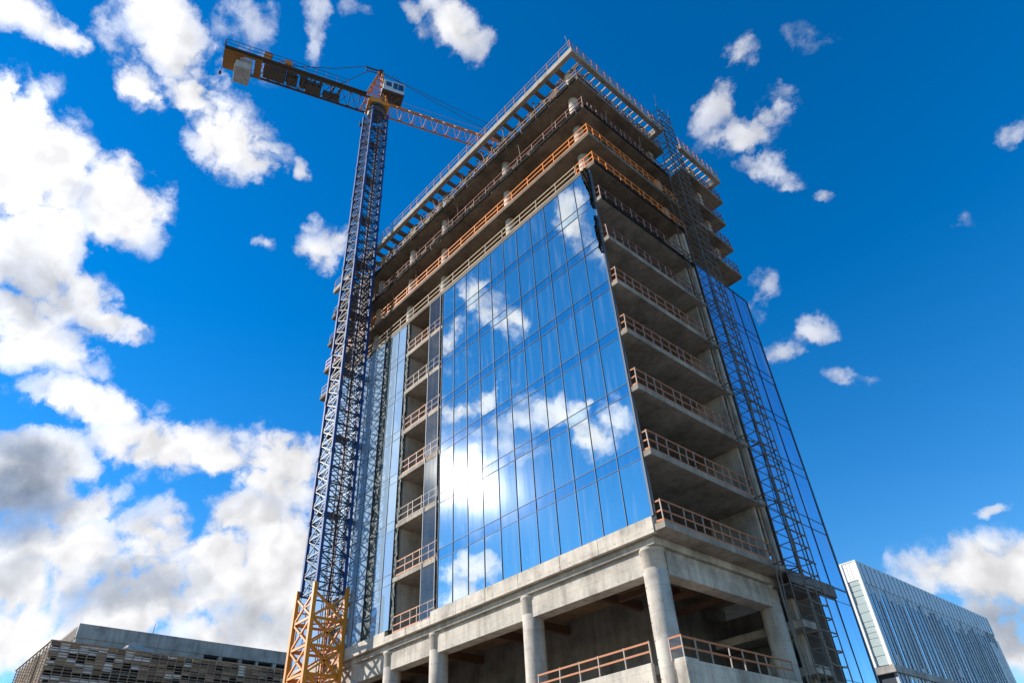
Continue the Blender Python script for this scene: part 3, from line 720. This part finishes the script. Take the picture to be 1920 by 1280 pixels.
# ------------------------------------------------------------------ site clutter on the top floors
def clutter():
    # steel props standing under the roof ring
    x = -38.2; i = 0
    proto = thing('shoring_prop', 'thin rusty steel prop leaning under the roof ring along the front edge', 'prop', (x, .75, Z[11]), 'steel props under the roof ring')
    o1 = MB().tube((x, .75, Z[11]), (x, .75, Z[11] + 1.9), .045, 6).build('outer_tube', 'prop_steel', proto)
    o2 = MB().tube((x, .75, Z[11] + 1.9), (x, .75, Z[11] + 3.2), .03, 6).build('inner_tube', 'prop_steel', proto)
    o3 = MB().box(x - .12, x + .12, .63, .87, Z[11] + 3.2, Z[11] + 3.22).build('head_plate', 'prop_steel', proto)
    proto.rotation_euler = (.05, -.1, 0)
    while x < -3:
        x += rnd.uniform(.4, .8); c = proto.copy(); COL.objects.link(c)
        c.location = (x, rnd.uniform(.45, 1.5), Z[11]); c.rotation_euler = (rnd.uniform(-.12, .12), rnd.uniform(-.28, .28), rnd.uniform(0, 3))
        for o in (o1, o2, o3): copy_part(o, c, o.location)
    # props and uprights stored on the two floors below
    for k, n_ in ((10, 24), (9, 8)):
        for i in range(n_):
            c = proto.copy(); COL.objects.link(c)
            c['label'] = 'thin steel prop standing between the open slabs, lower than the roof props'; c['group'] = 'steel props on the open floors'
            c.location = (-37 + 34.5 * (i + rnd.uniform(-.3, .3)) / n_, rnd.uniform(.5, 2.4), Z[k]); c.rotation_euler = (rnd.uniform(-.08, .08), rnd.uniform(-.15, .15), rnd.uniform(0, 3))
            for o in (o1, o2, o3): copy_part(o, c, o.location)
    for k, n_ in ((11, 16), (10, 7)):
        for i in range(n_):
            c = proto.copy(); COL.objects.link(c)
            c['label'] = 'thin steel prop along the shaded slab edge near the hoist, under the roof'; c['group'] = 'steel props on the shaded side'
            c.location = (-rnd.uniform(.35, 1.5), 1 + 10 * (i + rnd.uniform(-.3, .3)) / n_, Z[k]); c.rotation_euler = (rnd.uniform(-.2, .2), rnd.uniform(-.1, .1), rnd.uniform(0, 3))
            for o in (o1, o2, o3): copy_part(o, c, o.location)
    # short timbers heaped along the slab edge
    x = -37.5; tp = None
    while x < -2:
        L_ = rnd.uniform(1.2, 2.6)
        if tp is None:
            tp = MB().beam((x, .5, Z[11] + .08), (x + 2, .5, Z[11] + .08), .12, .16).build('timber_baulk', 'timber', at=(x, .5, Z[11]))
            tag(tp, 'short rough timber leaning on the guard rail of the topmost slab', 'timber', 'timbers heaped along the topmost slab edge')
            c = tp
        else:
            c = tp.copy(); COL.objects.link(c)
        c.location = (x, .35 + rnd.uniform(0, .5), Z[11] + rnd.uniform(0.05, .3)); c.rotation_euler = (0, -rnd.uniform(.05, 1.0), rnd.uniform(-.3, .3))
        x += rnd.uniform(.45, 1.0)
    # hanging black sheets at the glass corner
    for (pts, lab) in (([(-1.3, 42.2), (-.64, 42.2), (-.64, 38.2), (-.72, 37.6), (-.84, 38.3), (-.92, 39.6), (-1.08, 40.6), (-1.28, 41.6)], 'torn black sheet hanging over the top corner of the mirror glass'),
                       ([(-.80, 36.4), (-.64, 36.9), (-.64, 33.6), (-.70, 33.2), (-.82, 34.2), (-.86, 35.3)], 'small torn black flap hanging on the glass edge below the larger sheet')):
        m_ = MB(); nx, nz = 7, 34; zt, zb = max(p[1] for p in pts), min(p[1] for p in pts)
        def left_at(z):                                  # ragged outer edge of the sheet
            q = sorted([p for p in pts if p[0] < -.65] , key=lambda p: p[1])
            for (xa, za), (xb, zb_) in zip(q[:-1], q[1:]):
                if za <= z <= zb_: return xa + (xb - xa) * (z - za) / max(1e-6, zb_ - za)
            return q[-1][0] if z > q[-1][1] else q[0][0]
        for k in range(nz + 1):
            z = zb + (zt - zb) * k / nz; xl = left_at(z) + rnd.uniform(-.03, .02)
            for i in range(nx + 1):
                x = xl + (-.62 - xl) * i / nx; m_.v.append((x, -.16 - .07 * math.sin(i * 1.9 + k * .35) + rnd.uniform(-.05, .05), z + rnd.uniform(-.03, .03)))
        for k in range(nz):
            for i in range(nx): c0 = k * (nx + 1) + i; m_.f.append((c0, c0 + 1, c0 + nx + 2, c0 + nx + 1))
        o = tag(m_.build('torn_sheet', 'membrane'), lab, 'sheet'); sd_ = o.modifiers.new('solid', 'SOLIDIFY'); sd_.thickness = .02
clutter()

# ------------------------------------------------------------------ tower crane
def crane():
    MT = Vector((-23.45, -6.0, 0)); MBt = Vector((-22.25, -6.0, 0)); ZB, ZT = 15.9, 69.2
    T = thing('tower_crane', 'blue lattice tower crane on a yellow base, its jib reaching behind the tower', 'crane', (-22.25, -6, 0))
    u = Vector((.319, .948, 0)).normalized(); v = Vector((u.y, -u.x, 0))
    def ctr(z): return MBt + (MT - MBt) * ((z - 15) / (69 - 15)) if z > 15 else MBt.copy()
    def leg_pt(z, sx, sy, w): c = ctr(z); return Vector((c.x + sx * w / 2, c.y + sy * w / 2, z))
    C4 = ((1, -1), (-1, -1), (-1, 1), (1, 1))
    def lattice(z0, z1, w, step, mat_leg, mat_br, name, leg, br):
        mast = MB(); n = round((z1 - z0) / step)
        for i in range(n):
            za, zb = z0 + (z1 - z0) * i / n, z0 + (z1 - z0) * (i + 1) / n; zm = (za + zb) / 2
            for q in range(4):
                a, b = C4[q], C4[(q + 1) % 4]
                pa, pb, qa, qb = leg_pt(za, *a, w), leg_pt(za, *b, w), leg_pt(zb, *a, w), leg_pt(zb, *b, w)
                mast.beam(pa, pb, br, br * 1.3)
                mid = (pa + pb + qa + qb) / 4
                (mast.beam(pa, qb, br), mast.beam(pb, qa, br))
                if i % 3 == 0: mast.beam((pa + qa) / 2, mid, br * .7)
            mast.beam(leg_pt(za, -1, -1, w), leg_pt(za, 1, 1, w), br * .8)
        o = mast.build(name, mat_br, T)
        for (sx, sy) in C4:
            lg = MB(); lg.beam(leg_pt(z0 - .05, sx, sy, w), leg_pt(z1 + (.5 if name == 'mast_base' else .05), sx, sy, w), leg)
            lg.build('mast_leg', mat_leg, o, bevel=.015)
        return o
    mo = lattice(ZB, ZT, 1.9, 1.22, 'crane_blue', 'crane_brace', 'mast', .21, .06)
    lattice(0.2, ZB - .15, 2.22, 1.55, 'crane_yellow', 'crane_yellow', 'mast_base', .25, .11)
    cl_ = None; z = ZB + 4.9
    while z < ZT - 1:
        for (sx, sy) in C4:
            q = leg_pt(z, sx, sy, 1.9)
            if cl_ is None: cl_ = MB().box(q.x - .15, q.x + .15, q.y - .15, q.y + .15, z - .16, z - .02).box(q.x - .15, q.x + .15, q.y - .15, q.y + .15, z + .02, z + .16).build('joint_collar', 'crane_blue', T, at=q, bevel=.02)
            else: copy_part(cl_, T, q - T.location)
        z += 4.88
    ld = MB()                                                    # ladder and hoses inside the mast
    for s in (-.2, .2): ld.tube(ctr(1) + Vector((.35, s + .3, 1)), ctr(ZT) + Vector((.35, s + .3, ZT)), .03, 5)
    z = 1.2
    while z < ZT: c = ctr(z); ld.tube((c.x + .35, c.y + .1, z), (c.x + .35, c.y + .5, z), .018, 4); z += .33
    ld.build('ladder', 'post', T)
    hs = MB()
    for kx, ky in ((-.25, -.3), (-.1, .45)):
        pts = [ctr(z) + Vector((kx + rnd.uniform(-.06, .06), ky + rnd.uniform(-.06, .06), z)) for z in range(2, 69, 2)]
        hs.path(pts, .05, 5)
    hs.build('power_cable', 'crane_dark', T)
    z = ZB + 5.5
    while z < ZT - 3:
        c = ctr(z); MB().box(c.x - .85, c.x + .1, c.y - .85, c.y + .85, z, z + .06).build('rest_platform', 'crane_dark', T); z += 6.1
    # slewing unit
    def L(a, b, z): return MT + u * a + v * b + Vector((0, 0, z))
    def lbox(mb, a0, a1, b0, b1, z0, z1):
        mb.hexa([L(a0, b0, z0), L(a1, b0, z0), L(a1, b1, z0), L(a0, b1, z0), L(a0, b0, z1), L(a1, b0, z1), L(a1, b1, z1), L(a0, b1, z1)])
    s = MB(); s.lathe(MT.x, MT.y, [(.9, 69.2), (1.0, 69.5), (1.0, 69.9), (.85, 69.95), (.85, 70.1), (1.05, 70.15), (1.05, 70.5)], 24)
    s.build('slewing_ring', 'crane_dark', T)
    s = MB(); lbox(s, -1.2, 1.25, -1.0, 1.0, 70.5, 71.0); lbox(s, -1.0, 1.0, -.9, .9, 71.1, 71.6)
    s.build('turntable', 'crane_yellow', T, bevel=.04)
    # service platform below the ring
    s = MB(); lbox(s, -1.5, 1.4, -1.5, -1.05, 68.6, 68.68)
    for a in (-1.5, -.5, .5, 1.4): s.beam(L(a, -1.5, 68.6), L(a, -1.5, 69.6), .04)
    s.beam(L(-1.5, -1.5, 69.6), L(1.4, -1.5, 69.6), .04)
    s.build('service_platform', 'crane_dark', T)
    # tower top
    s = MB(); AP = L(-.1, 0, 78.3)
    for b in (-.85, .85):
        s.beam(L(-1.7, b, 71), L(-.2, b * .15, 78.3), .17); s.beam(L(.9, b, 71), L(0, b * .15, 78.3), .19)
        for i in range(1, 6):
            f = i / 6; p = L(-1.7 + 1.5 * f, b * (1 - .85 * f), 71 + 7.3 * f); q = L(.9 - .9 * f, b * (1 - .85 * f), 71 + 7.3 * f)
            f2 = (i - 1) / 6; p0 = L(-1.7 + 1.5 * f2, b * (1 - .85 * f2), 71 + 7.3 * f2)
            s.beam(p, q, .07); s.beam(p0, q, .07)
    for i in range(1, 6):
        f = i / 6
        for a0, k in ((-1.7, 1.5), (.9, -.9)): s.beam(L(a0 + k * f, -.85 * (1 - .85 * f), 71 + 7.3 * f), L(a0 + k * f, .85 * (1 - .85 * f), 71 + 7.3 * f), .07)
    s.build('tower_top', 'crane_orange', T)
    s = MB(); s.tube(L(-.1, -.35, 78.2), L(-.1, .35, 78.2), .28, 12); s.beam(L(-1.9, .1, 78.2), L(.1, .1, 78.35), .16); s.beam(L(-1.9, -.2, 78.0), L(-.1, -.2, 78.3), .09)
    s.build('head_sheave', 'crane_dark', T)
    # cab
    cb = MB(); lbox(cb, .25, 1.35, -.5, 1.3, 73.05, 75.1); lbox(cb, 1.35, 2.65, -.5, 1.3, 73.05, 73.75); lbox(cb, 1.35, 2.72, -.52, 1.32, 75.0, 75.14)
    for a, b in ((2.62, -.47), (2.62, 1.27), (1.9, 1.28)): cb.beam(L(a, b, 73.7), L(a, b, 75.05), .06)
    cab = cb.build('cab', 'cab_white', T, bevel=.04)
    s = MB(); lbox(s, 1.37, 2.6, -.47, 1.27, 73.76, 74.98); s.build('cab_window', 'cab_glass', cab)
    s = MB(); lbox(s, .5, 1.15, 1.3, 1.33, 73.9, 74.8); s.build('cab_window', 'cab_glass', cab)
    s = MB(); lbox(s, .15, 2.7, -.55, 1.35, 72.88, 73.04)
    for a in (.4, 1.4, 2.3): s.beam(L(a, .9, 72.85), L(min(a, 1.2), .9, 71), .1)
    s.build('cab_floor_frame', 'crane_dark', T)
    s = MB()
    for a in (.1, 1.0, 1.9): s.beam(L(a, 1.4, 75.1), L(a, 1.4, 76.0), .035)
    s.beam(L(.1, 1.4, 76.0), L(1.9, 1.4, 76.0), .035); s.beam(L(.1, 1.4, 75.55), L(1.9, 1.4, 75.55), .03)
    s.build('cab_roof_rail', 'crane_dark', cab)
    # jib: three-chord lattice
    J1 = 38
    jb = MB(); ch = MB(); n = 26
    for b in (-.8, .8): ch.beam(L(1.2, b, 70.95), L(J1, b, 70.95), .15)
    ch.tube(L(1.2, 0, 72.5), L(J1, 0, 72.5), .085, 8)
    for i in range(n):
        a0 = 1.4 + (J1 - 1.4) * i / n; a1 = 1.4 + (J1 - 1.4) * (i + 1) / n; am = (a0 + a1) / 2
        for b in (-.8, .8):
            jb.tube(L(a0, b, 70.95), L(am, 0, 72.5), .042, 5); jb.tube(L(am, 0, 72.5), L(a1, b, 70.95), .042, 5)
        jb.tube(L(a0, -.8, 70.95), L(a0, .8, 70.95), .04, 5); jb.tube(L(a0, -.8, 70.95), L(a1, .8, 70.95), .036, 5)
    jo = ch.build('jib', 'crane_orange', T); jb.build('jib_bracing', 'crane_orange', jo)
    tr = MB(); lbox(tr, 24, 25.4, -.75, .75, 70.45, 70.75); tr.build('trolley', 'crane_dark', T)
    # counter jib
    cj = MB()
    for b in (-1.15, .95): cj.beam(L(-16.5, b, 71.0), L(-12.6, b, 71.0), .15, .24)
    co = cj.build('counter_jib', 'crane_deck', T)
    for b in (-1.15, .95): MB().beam(L(-12.6, b, 71.0), L(-1.0, b, 71.0), .13, .22).build('girder', 'crane_dark', co)
    for b in (-1.15, .95): MB().beam(L(-12.6, b, 71.125), L(-1.0, b, 71.125), .16, .03).build('girder_flange', 'crane_deck', co)
    br = MB(); n = 11
    for i in range(n):
        a0 = -13 + 12 * i / n; a1 = -13 + 12 * (i + 1) / n
        br.beam(L(a0, -1.15, 71), L(a0, .95, 71), .09); br.beam(L(a0, -1.15, 71), L(a1, .95, 71), .06); br.beam(L(a1, -1.15, 71), L(a0, .95, 71), .05)
    br.build('counter_jib_bracing', 'crane_dark', co)
    dk = MB(); lbox(dk, -16.55, -14.9, -1.08, .85, 70.86, 70.94); lbox(dk, -13.4, -12.7, -1.08, .85, 70.86, 70.94)
    dk.build('end_deck', 'crane_deck', co)
    wb = MB()
    lbox(wb, -12.5, -10.2, -.9, .45, 70.95, 72.0); lbox(wb, -10.0, -8.9, -.8, .2, 70.97, 71.7)
    wb.tube(L(-9.6, -.75, 71.6), L(-9.6, .5, 71.6), .55, 14); wb.tube(L(-8.3, -.75, 71.4), L(-8.3, .5, 71.4), .42, 14)
    lbox(wb, -8.0, -6.3, -.95, .1, 70.95, 71.8); lbox(wb, -6.1, -4.2, -.95, -.3, 70.97, 71.5)
    for a in (-7.6, -6.9, -5.5, -4.8): wb.beam(L(a, -.9, 71.0), L(a + .5, .6, 71.3), .22)
    wb.build('winch_gear', 'crane_dark', co, bevel=.03)
    cwt = MB(); lbox(cwt, -15.25, -13.7, -1.75, .35, 69.75, 71.6); cwt.build('counterweight', 'counterweight', T, bevel=.05)
    sl = MB()
    for a in (-15.0, -13.95): sl.beam(L(a, -1.5, 71.6), L(a, .2, 71.6), .12, .2)
    sl.build('counterweight_hanger', 'crane_dark', co)
    rl = MB()
    for b, h in ((1.35, 1.25), (-1.35, 1.15)):
        a_ = [-16.5 + i * 1.16 for i in range(12 if b > 0 else 9)]
        for a in a_: rl.beam(L(a, b, 71.15), L(a, b, 71.15 + h), .045)
        for hh in (.6, h): rl.beam(L(a_[0], b, 71.15 + hh), L(a_[-1], b, 71.15 + hh), .045)
    for b in (-1.35, 0, 1.35): rl.beam(L(-16.6, b, 70.9), L(-16.6, b, 72.4), .05)
    for hh in (.6, 1.25): rl.beam(L(-16.6, -1.35, 71.15 + hh), L(-16.6, 1.35, 71.15 + hh), .045)
    rl.build('walkway_railing', 'crane_dark', co)
    wk = MB(); lbox(wk, -16.5, -1.5, .97, 1.4, 71.12, 71.18); wk.build('walkway', 'crane_dark', co)
    gr = MB(); lbox(gr, -12.7, -11.9, .98, 1.3, 71.2, 72.6); gr.tube(L(-10.5, 1.1, 71.9), L(-9.8, 1.1, 71.9), .4, 12); gr.beam(L(-11.5, 1.2, 71.2), L(-10.2, 1.2, 72.3), .08); gr.beam(L(-16, .4, 71.3), L(-14.4, .6, 71.7), .3)
    gr.build('switch_cabinet', 'crane_orange', co)
    hk = MB(); hk.tube(L(-16.6, -1.35, 70.9), L(-16.6, -1.35, 70.3), .03, 5); hk.lathe(L(-16.6, -1.35, 0).x, L(-16.6, -1.35, 0).y, [(.05, 70.35), (.15, 70.2), (.12, 69.85), (.03, 69.75)], 10)
    hk.build('warning_lamp', 'black', co)
    # pendant ropes
    for k, (a, z, b, q) in enumerate(((17.5, 72.5, .06, 78.3), (28, 72.5, -.06, 78.25), (-10.8, 71.4, 1.0, 78.2), (-8.3, 71.4, -.9, 77.9))):
        s = MB(); s.path([L(-.1 if a > 0 else -1.7, b * .3, q), L(a * .5, b * .7, (q + z) / 2 - .12), L(a, b, z)], .035 if a > 0 else .045, 6); s.build('pendant_rope', 'cable', T)
    sd = MB()
    for i in range(5): sd.beam(L(2 + i * 3, .45, 72.9 + (0)), L(5 + i * 3, .45, 72.9), .03)
    sd.build('jib_line', 'crane_orange', jo)
    # the crane as modelled above is a size smaller than the one on the site
    T.location = (-30.75, -1.62, -.34); T.scale = (1.2122,) * 3
crane()

# ------------------------------------------------------------------ hoist mast on the shaded side
def hoist():
    X0, X1, Y0, Y1 = .75, 1.55, 9.55, 11.45
    T = thing('hoist_mast', 'slim dark steel hoist mast climbing the shaded side from ground past the roof', 'hoist mast', (1.2, 10.2, 0))
    H_ = 57.3
    for x in (X0, X1):
        for y in (Y0, (Y0 + Y1) / 2, Y1):
            if x == X0 and y == (Y0 + Y1) / 2: continue
            pts = [Vector((x + rnd.uniform(-.02, .02), y + rnd.uniform(-.03, .03), z)) for z in range(0, 57, 6)] + [Vector((x, y, 57.4))]
            MB().path(pts, .036, 6).build('mast_tube', 'hoist', T)
    z = .4; i = 0; ru = sf = None
    while z < H_ - .6:
        j_ = rnd.uniform(-.08, .08); loc = Vector((X1, Y0, z + j_))
        if ru is None: ru = MB().path([loc, loc + Vector((.03, (Y1 - Y0) * .3, -.05)), loc + Vector((.04, (Y1 - Y0) * .7, -.03)), loc + Vector((0, Y1 - Y0, 0))], .048, 6).build('rung', 'hoist_rung', T, at=loc)
        else: copy_part(ru, T, loc - T.location).rotation_euler = (rnd.uniform(-.05, .05), rnd.uniform(-.9, .9), 0)
        l2 = Vector((X0, Y0, z))
        if sf is None:
            sf = MB().tube((X1, Y0, z), (X0, Y0, z), .03, 5).tube((X0, Y0, z), (X0, Y1, z), .03, 5).tube((X0, Y1, z), (X1, Y1, z), .03, 5).build('side_frame', 'hoist', T, at=l2)
        else: copy_part(sf, T, l2 - T.location).rotation_euler = (rnd.uniform(-.03, .03), rnd.uniform(-.06, .06), 0)
        z += .78; i += 1
    for k in range(1, 12):
        t_ = MB(); x_in = .02 if k != 1 else .02
        for y in (Y0 + .1, Y1 - .1): t_.tube((x_in, y, Z[k] - .2), (X0, y, Z[k] - .2), .045, 5)
        t_.tube((x_in, Y0 + .1, Z[k] - .2), (X0, Y1 - .1, Z[k] - .2), .035, 5)
        t_.build('wall_tie', 'hoist', T)
    for q in range(5):
        y = 8.5 + q * .22 if q < 3 else 11.5 + (q - 3) * .3
        pts = [Vector((.55 + rnd.uniform(-.1, .15), y + rnd.uniform(-.14, .14), z)) for z in range(0, (14, 46, 38, 58, 30)[q] + 1, 2)]
        MB().path(pts, .028 if q % 2 else .04, 5).build('power_cable', 'hoist', T)
    an = MB()
    an.tube((X1, Y0, H_ - .4), (X1 + .1, Y0 + .1, H_ + 1.8), .016, 5); an.tube((X1, Y1, H_ - .4), (X1, Y1 + .15, H_ + 1.2), .02, 5)
    an.build('guide_rod', 'hoist', T)
hoist()
# scaffold tubes leaning at the foot of the hoist
def leaning():
    proto = None
    for q in range(7):
        y = rnd.uniform(8.3, 13.2); L_ = rnd.uniform(5, 12.5)
        if proto is None:
            o = MB().tube((0, 0, 0), (0, 0, 1), .04, 6).build('scaffold_tube', 'hoist', at=(0, 0, 0)); proto = o
            tag(o, 'long dark steel tube leaning upright beside the foot of the hoist', 'scaffold tube', 'tubes leaning at the hoist foot')
        else:
            o = proto.copy(); COL.objects.link(o)
        o.location = (rnd.uniform(.2, 1.0), y, 0); o.scale = (1, 1, L_); o.rotation_euler = (rnd.uniform(-.05, .05), rnd.uniform(-.03, .04), 0)
leaning()

# ------------------------------------------------------------------ clad office block on the right
def clad_block():
    X, Y, Hh, D, W = -10.5, 50.0, 26.3, 39.5, 16.0
    T = thing('clad_office_block', 'silver-blue office block with vertical metal and glass strips, right of the tower', 'building', (X - W / 2, Y + D / 2, 0))
    MB().box(X - W, X - .25, Y + .25, Y + D - .25, 0, Hh - .1).build('wall', 'dark_mullion', T)
    rf = MB(); rf.box(X - W - .05, X + .06, Y - .08, Y + D + .1, Hh - .09, Hh + .03); rf.build('roof_edge', 'clad_white', T, bevel=.02)
    # narrow sunny end
    fr = MB()
    fr.box(X - .30, X + .04, Y - .06, Y + .25, 15.9, Hh - .1); fr.box(X - 1.95, X - 1.55, Y - .1, Y + .25, 15.9, Hh - .1)
    fr.box(X - 1.56, X - .32, Y - .02, Y + .25, 24.3, Hh - .1); fr.box(X - W, X - 1.96, Y - .02, Y + .25, 0, Hh - .1)
    for q in (X - .75, X - 1.15): fr.box(q - .02, q + .02, Y - .05, Y - .02, 24.4, Hh - .1)
    fr.build('end_frame', 'clad_white', T, bevel=.015)
    z = 15.95
    while z < 24.2:
        z1 = min(24.28, z + rnd.choice((.55, .75, .9)))
        panel(X - 1.53, X - .35, z + .02, z1 - .02, 'end_window', 'pale_glass', T, 'y', Y + rnd.uniform(.04, .1), .03, .004); z = z1
    # long shaded face: staggered vertical strips
    cl = MB(); y = Y - .05; i = 0; yy = Y + .26
    cl.box(X - .25, X + .06, Y + .25, Y + D, Hh - 2.3, Hh - .1)
    q = Y + .9
    while q < Y + D: cl.box(X + .06, X + .12, q, q + .06, Hh - 2.3, Hh - .1); q += 1.15
    nwin = 0
    while yy < Y + D - .3:
        gl = i % 2 == 1; i += 1
        w = rnd.uniform(.45, .85) if gl else rnd.uniform(.26, .46)
        z = Hh - 2.3 - (rnd.uniform(0, 1.8) if gl else 0)
        cl.box(X + .001, X + .045, yy - .02, yy + .02, .5, Hh - 2.3)
        if not gl or nwin > 96: cl.box(X - .25, X + rnd.uniform(0, .02), yy, yy + w, .5, z)
        else:
            cl.box(X - .25, X, yy, yy + w, z, Hh - 2.3)
            while z > .6:
                z1 = max(.5, z - rnd.uniform(5, 13)); lo_ = z1
                if z1 > 3 and z > 15.9: z1 = max(z1, 15.86) if z1 > 13 else z1
                panel(yy + .015, yy + w - .015, z1, z, 'window', 'clad_glass', T, 'x', X - rnd.uniform(.02, .07), .03, .004); nwin += 1
                z = z1 - (rnd.choice((.3, .9, 1.6)) if z1 > 2 else 0)
                if z < z1: cl.box(X - .25, X, yy, yy + w, max(.5, z), z1)
        yy += w
    bd = MB(); bd.box(X - .25, X + .22, Y + .25, Y + D, 15.2, 15.85); bd.box(X - 3, X + .22, Y - .25, Y + .247, 15.2, 15.85)
    bd.build('ledge', 'grey_block', T)
    cl.build('cladding', 'clad', T)
clad_block()

# ------------------------------------------------------------------ netted block and the block behind it, on the left
def left_blocks():
    X, Y, Hh = -72.2, -11.3, 23.6
    T = thing('netted_building', 'low building wrapped in dirty scaffold netting, left of the crane', 'building', (X - 8, Y + 20, 0))
    MB().box(X - 15.2, X - .9, Y + .9, 34, 0, Hh - .5).build('wall', 'black', T)
    sl = MB()
    for z in (3.5, 7, 10.5, 14, 17.5, 21): sl.box(X - 15.6, X - .5, Y + .5, 34.4, z, z + .35)
    sl.box(X - 15.6, X - .35, Y + .35, 34.6, Hh - .45, Hh - .1)
    sl.build('floor_slab', 'dark_concrete', T)
    tb = MB()
    y = Y
    while y < 34.5: tb.tube((X, y, 0), (X, y, Hh), .055, 5); y += .95
    x = X
    while x > X - 16: tb.tube((x, Y, 0), (x, Y, Hh), .06, 5); x -= 1.5
    z = 8.0
    while z < Hh - .1:
        s = rnd.uniform(-.04, .04)
        tb.tube((X, Y, z + s), (X, 34.5, z - s), .045, 4); tb.tube((X, Y, z + s), (X - 15.6, Y, z), .045, 4); z += .31
    tb.build('scaffold', 'net_tube', T)
    cp = MB(); cp.beam((X - .05, Y - .05, Hh), (X - .05, 34.6, Hh), .16, .14); cp.beam((X - .05, Y - .05, Hh), (X - 15.7, Y - .05, Hh), .16, .14)
    cp.build('parapet_coping', 'net_tube', T)
    # sheeting patches
    n = 0; rest = {}
    for row in range(22):
        z1 = Hh - .12 - row * .465; y = Y + .02; bay = 0
        while y < 34:
            fr_ = (y - Y) / 45; w = .95; h = .465
            white = .60 if fr_ < .22 else (.20 if fr_ > .6 else .06)
            tone = .22 * math.sin(bay * .9 + 1.3) * math.cos(row * .35 + bay * .13)
            r = rnd.random() + tone
            mt_ = 'sheet_white' if r < white else ('sheet_brown' if r < white + .40 else 'net_dark')
            if rnd.random() < .80 + tone and row % 7 != 6:
                k0 = rnd.uniform(.10, .2); hh = h * rnd.uniform(.7, .98)
                p_ = [(X - k0 - .02, y + .03, z1 - hh), (X - k0, y + .03, z1 - hh), (X - k0 + rnd.uniform(-.05, .05), y + w * .96, z1 - hh), (X - k0 - .07, y + w * .96, z1 - hh),
                      (X - k0 - .02, y + .03, z1), (X - k0, y + .03, z1), (X - k0, y + w * .96, z1 + rnd.uniform(-.03, .03)), (X - k0 - .07, y + w * .96, z1)]
                if n < 96 and rnd.random() < .2: MB().hexa(p_).build('net_sheet', mt_, T); n += 1
                else: rest.setdefault(mt_, MB()).hexa(p_)
            y += w; bay += 1
    for mt_, mb in rest.items(): mb.build('netting', mt_, T)['kind'] = 'stuff'
    sd = MB(); x = X - .3
    while x > X - 15.4:
        w = rnd.uniform(1, 2.5); z = Hh - .3
        while z > 12:
            h = rnd.uniform(1, 3)
            if rnd.random() < .8: sd.box(max(x - w, X - 15.5), x, Y + .1 + rnd.uniform(0, .1), Y + .22, z - h, z)
            z -= h
        x -= w
    sd.build('side_netting', 'net_dark', T)
    # block behind
    X2, Y2, H2 = -80.5, -7.6, 27.9
    R2 = thing('concrete_block_building', 'pale grey concrete block with a row of dark openings, behind the netted building', 'building', (X2 - 8, 15, 0))
    MB().box(X2 - 14, X2 - 1.2, Y2 + .3, 44, 0, 26.2).build('wall', 'black', R2)
    MB().box(X2 - 14.2, X2, Y2, 44.4, 26.25, H2).build('parapet', 'grey_block', R2, bevel=.03)
    lo = MB(); lo.box(X2 - 14.1, X2 - .1, Y2 + .1, 8.0, 20, 26.247); lo.box(X2 - 14.1, X2 - .1, 8.003, 44.3, 20, 24.5)
    lo.build('lower_wall', 'grey_block', R2)
    y = 10.0; k = 0
    while y < 44:
        w = rnd.choice((.25, .3, .5)); MB().box(X2 - .8, X2 - .12, y, y + w, 24.503, 26.247).build('pillar', 'grey_block', R2); y += rnd.uniform(1.8, 3.2)
    rb = MB()
    q = Y2 + .3
    for i in range(24):
        rb.box(X2 - 14 + i * .58, X2 - 14 + i * .58 + .12, Y2 - .06, Y2 - .003, 22, H2 - .3)
    rb.build('end_rib', 'net_tube', R2)
    tag(MB().tube((X2 - 1, 1.2, H2), (X2 - 1, 1.25, H2 + 1.5), .09, 6, .02).build('roof_mast', 'net_tube'), 'short dark mast on the roof edge of the concrete block at the left', 'mast')
    # tarpaulin heap and scrap on the netted roof
    def heap(name, mat, cx_, cy_, cz_, rx, ry, rz, label, cat, n=9, seed=1):
        r_ = random.Random(seed); m_ = MB(); g = {}
        for i in range(n + 1):
            for k in range(n + 1):
                a, b = i / n * 2 - 1, k / n * 2 - 1
                h = max(0, 1 - max(abs(a), abs(b)) ** 1.5) * (.55 + .45 * r_.random())
                g[i, k] = len(m_.v); m_.v.append((cx_ + a * rx + r_.uniform(-.1, .1), cy_ + b * ry + r_.uniform(-.15, .15), cz_ + h * rz))
        for i in range(n):
            for k in range(n): m_.f.append((g[i, k], g[i + 1, k], g[i + 1, k + 1], g[i, k + 1]))
        tag(m_.build(name, mat), label, cat)
    heap('tarpaulin_heap', 'tarp', X - 2.5, -1.9, Hh - .1, 1.6, 2.4, 1.9, 'crumpled pale tarpaulin heap on the roof of the netted building', 'tarpaulin', seed=3)
    heap('scrap_heap', 'rubble', X - 1.6, 25.5, Hh - .1, 1.0, 1.5, 1.0, 'rusty red scrap heap on the netted roof close to the crane', 'scrap heap', seed=5)
    heap('scrap_heap', 'rubble', X - 1.6, 29.3, Hh - .1, 1.0, 1.2, 1.3, 'larger rusty scrap heap on the netted roof partly behind the crane base', 'scrap heap', seed=8)
left_blocks()
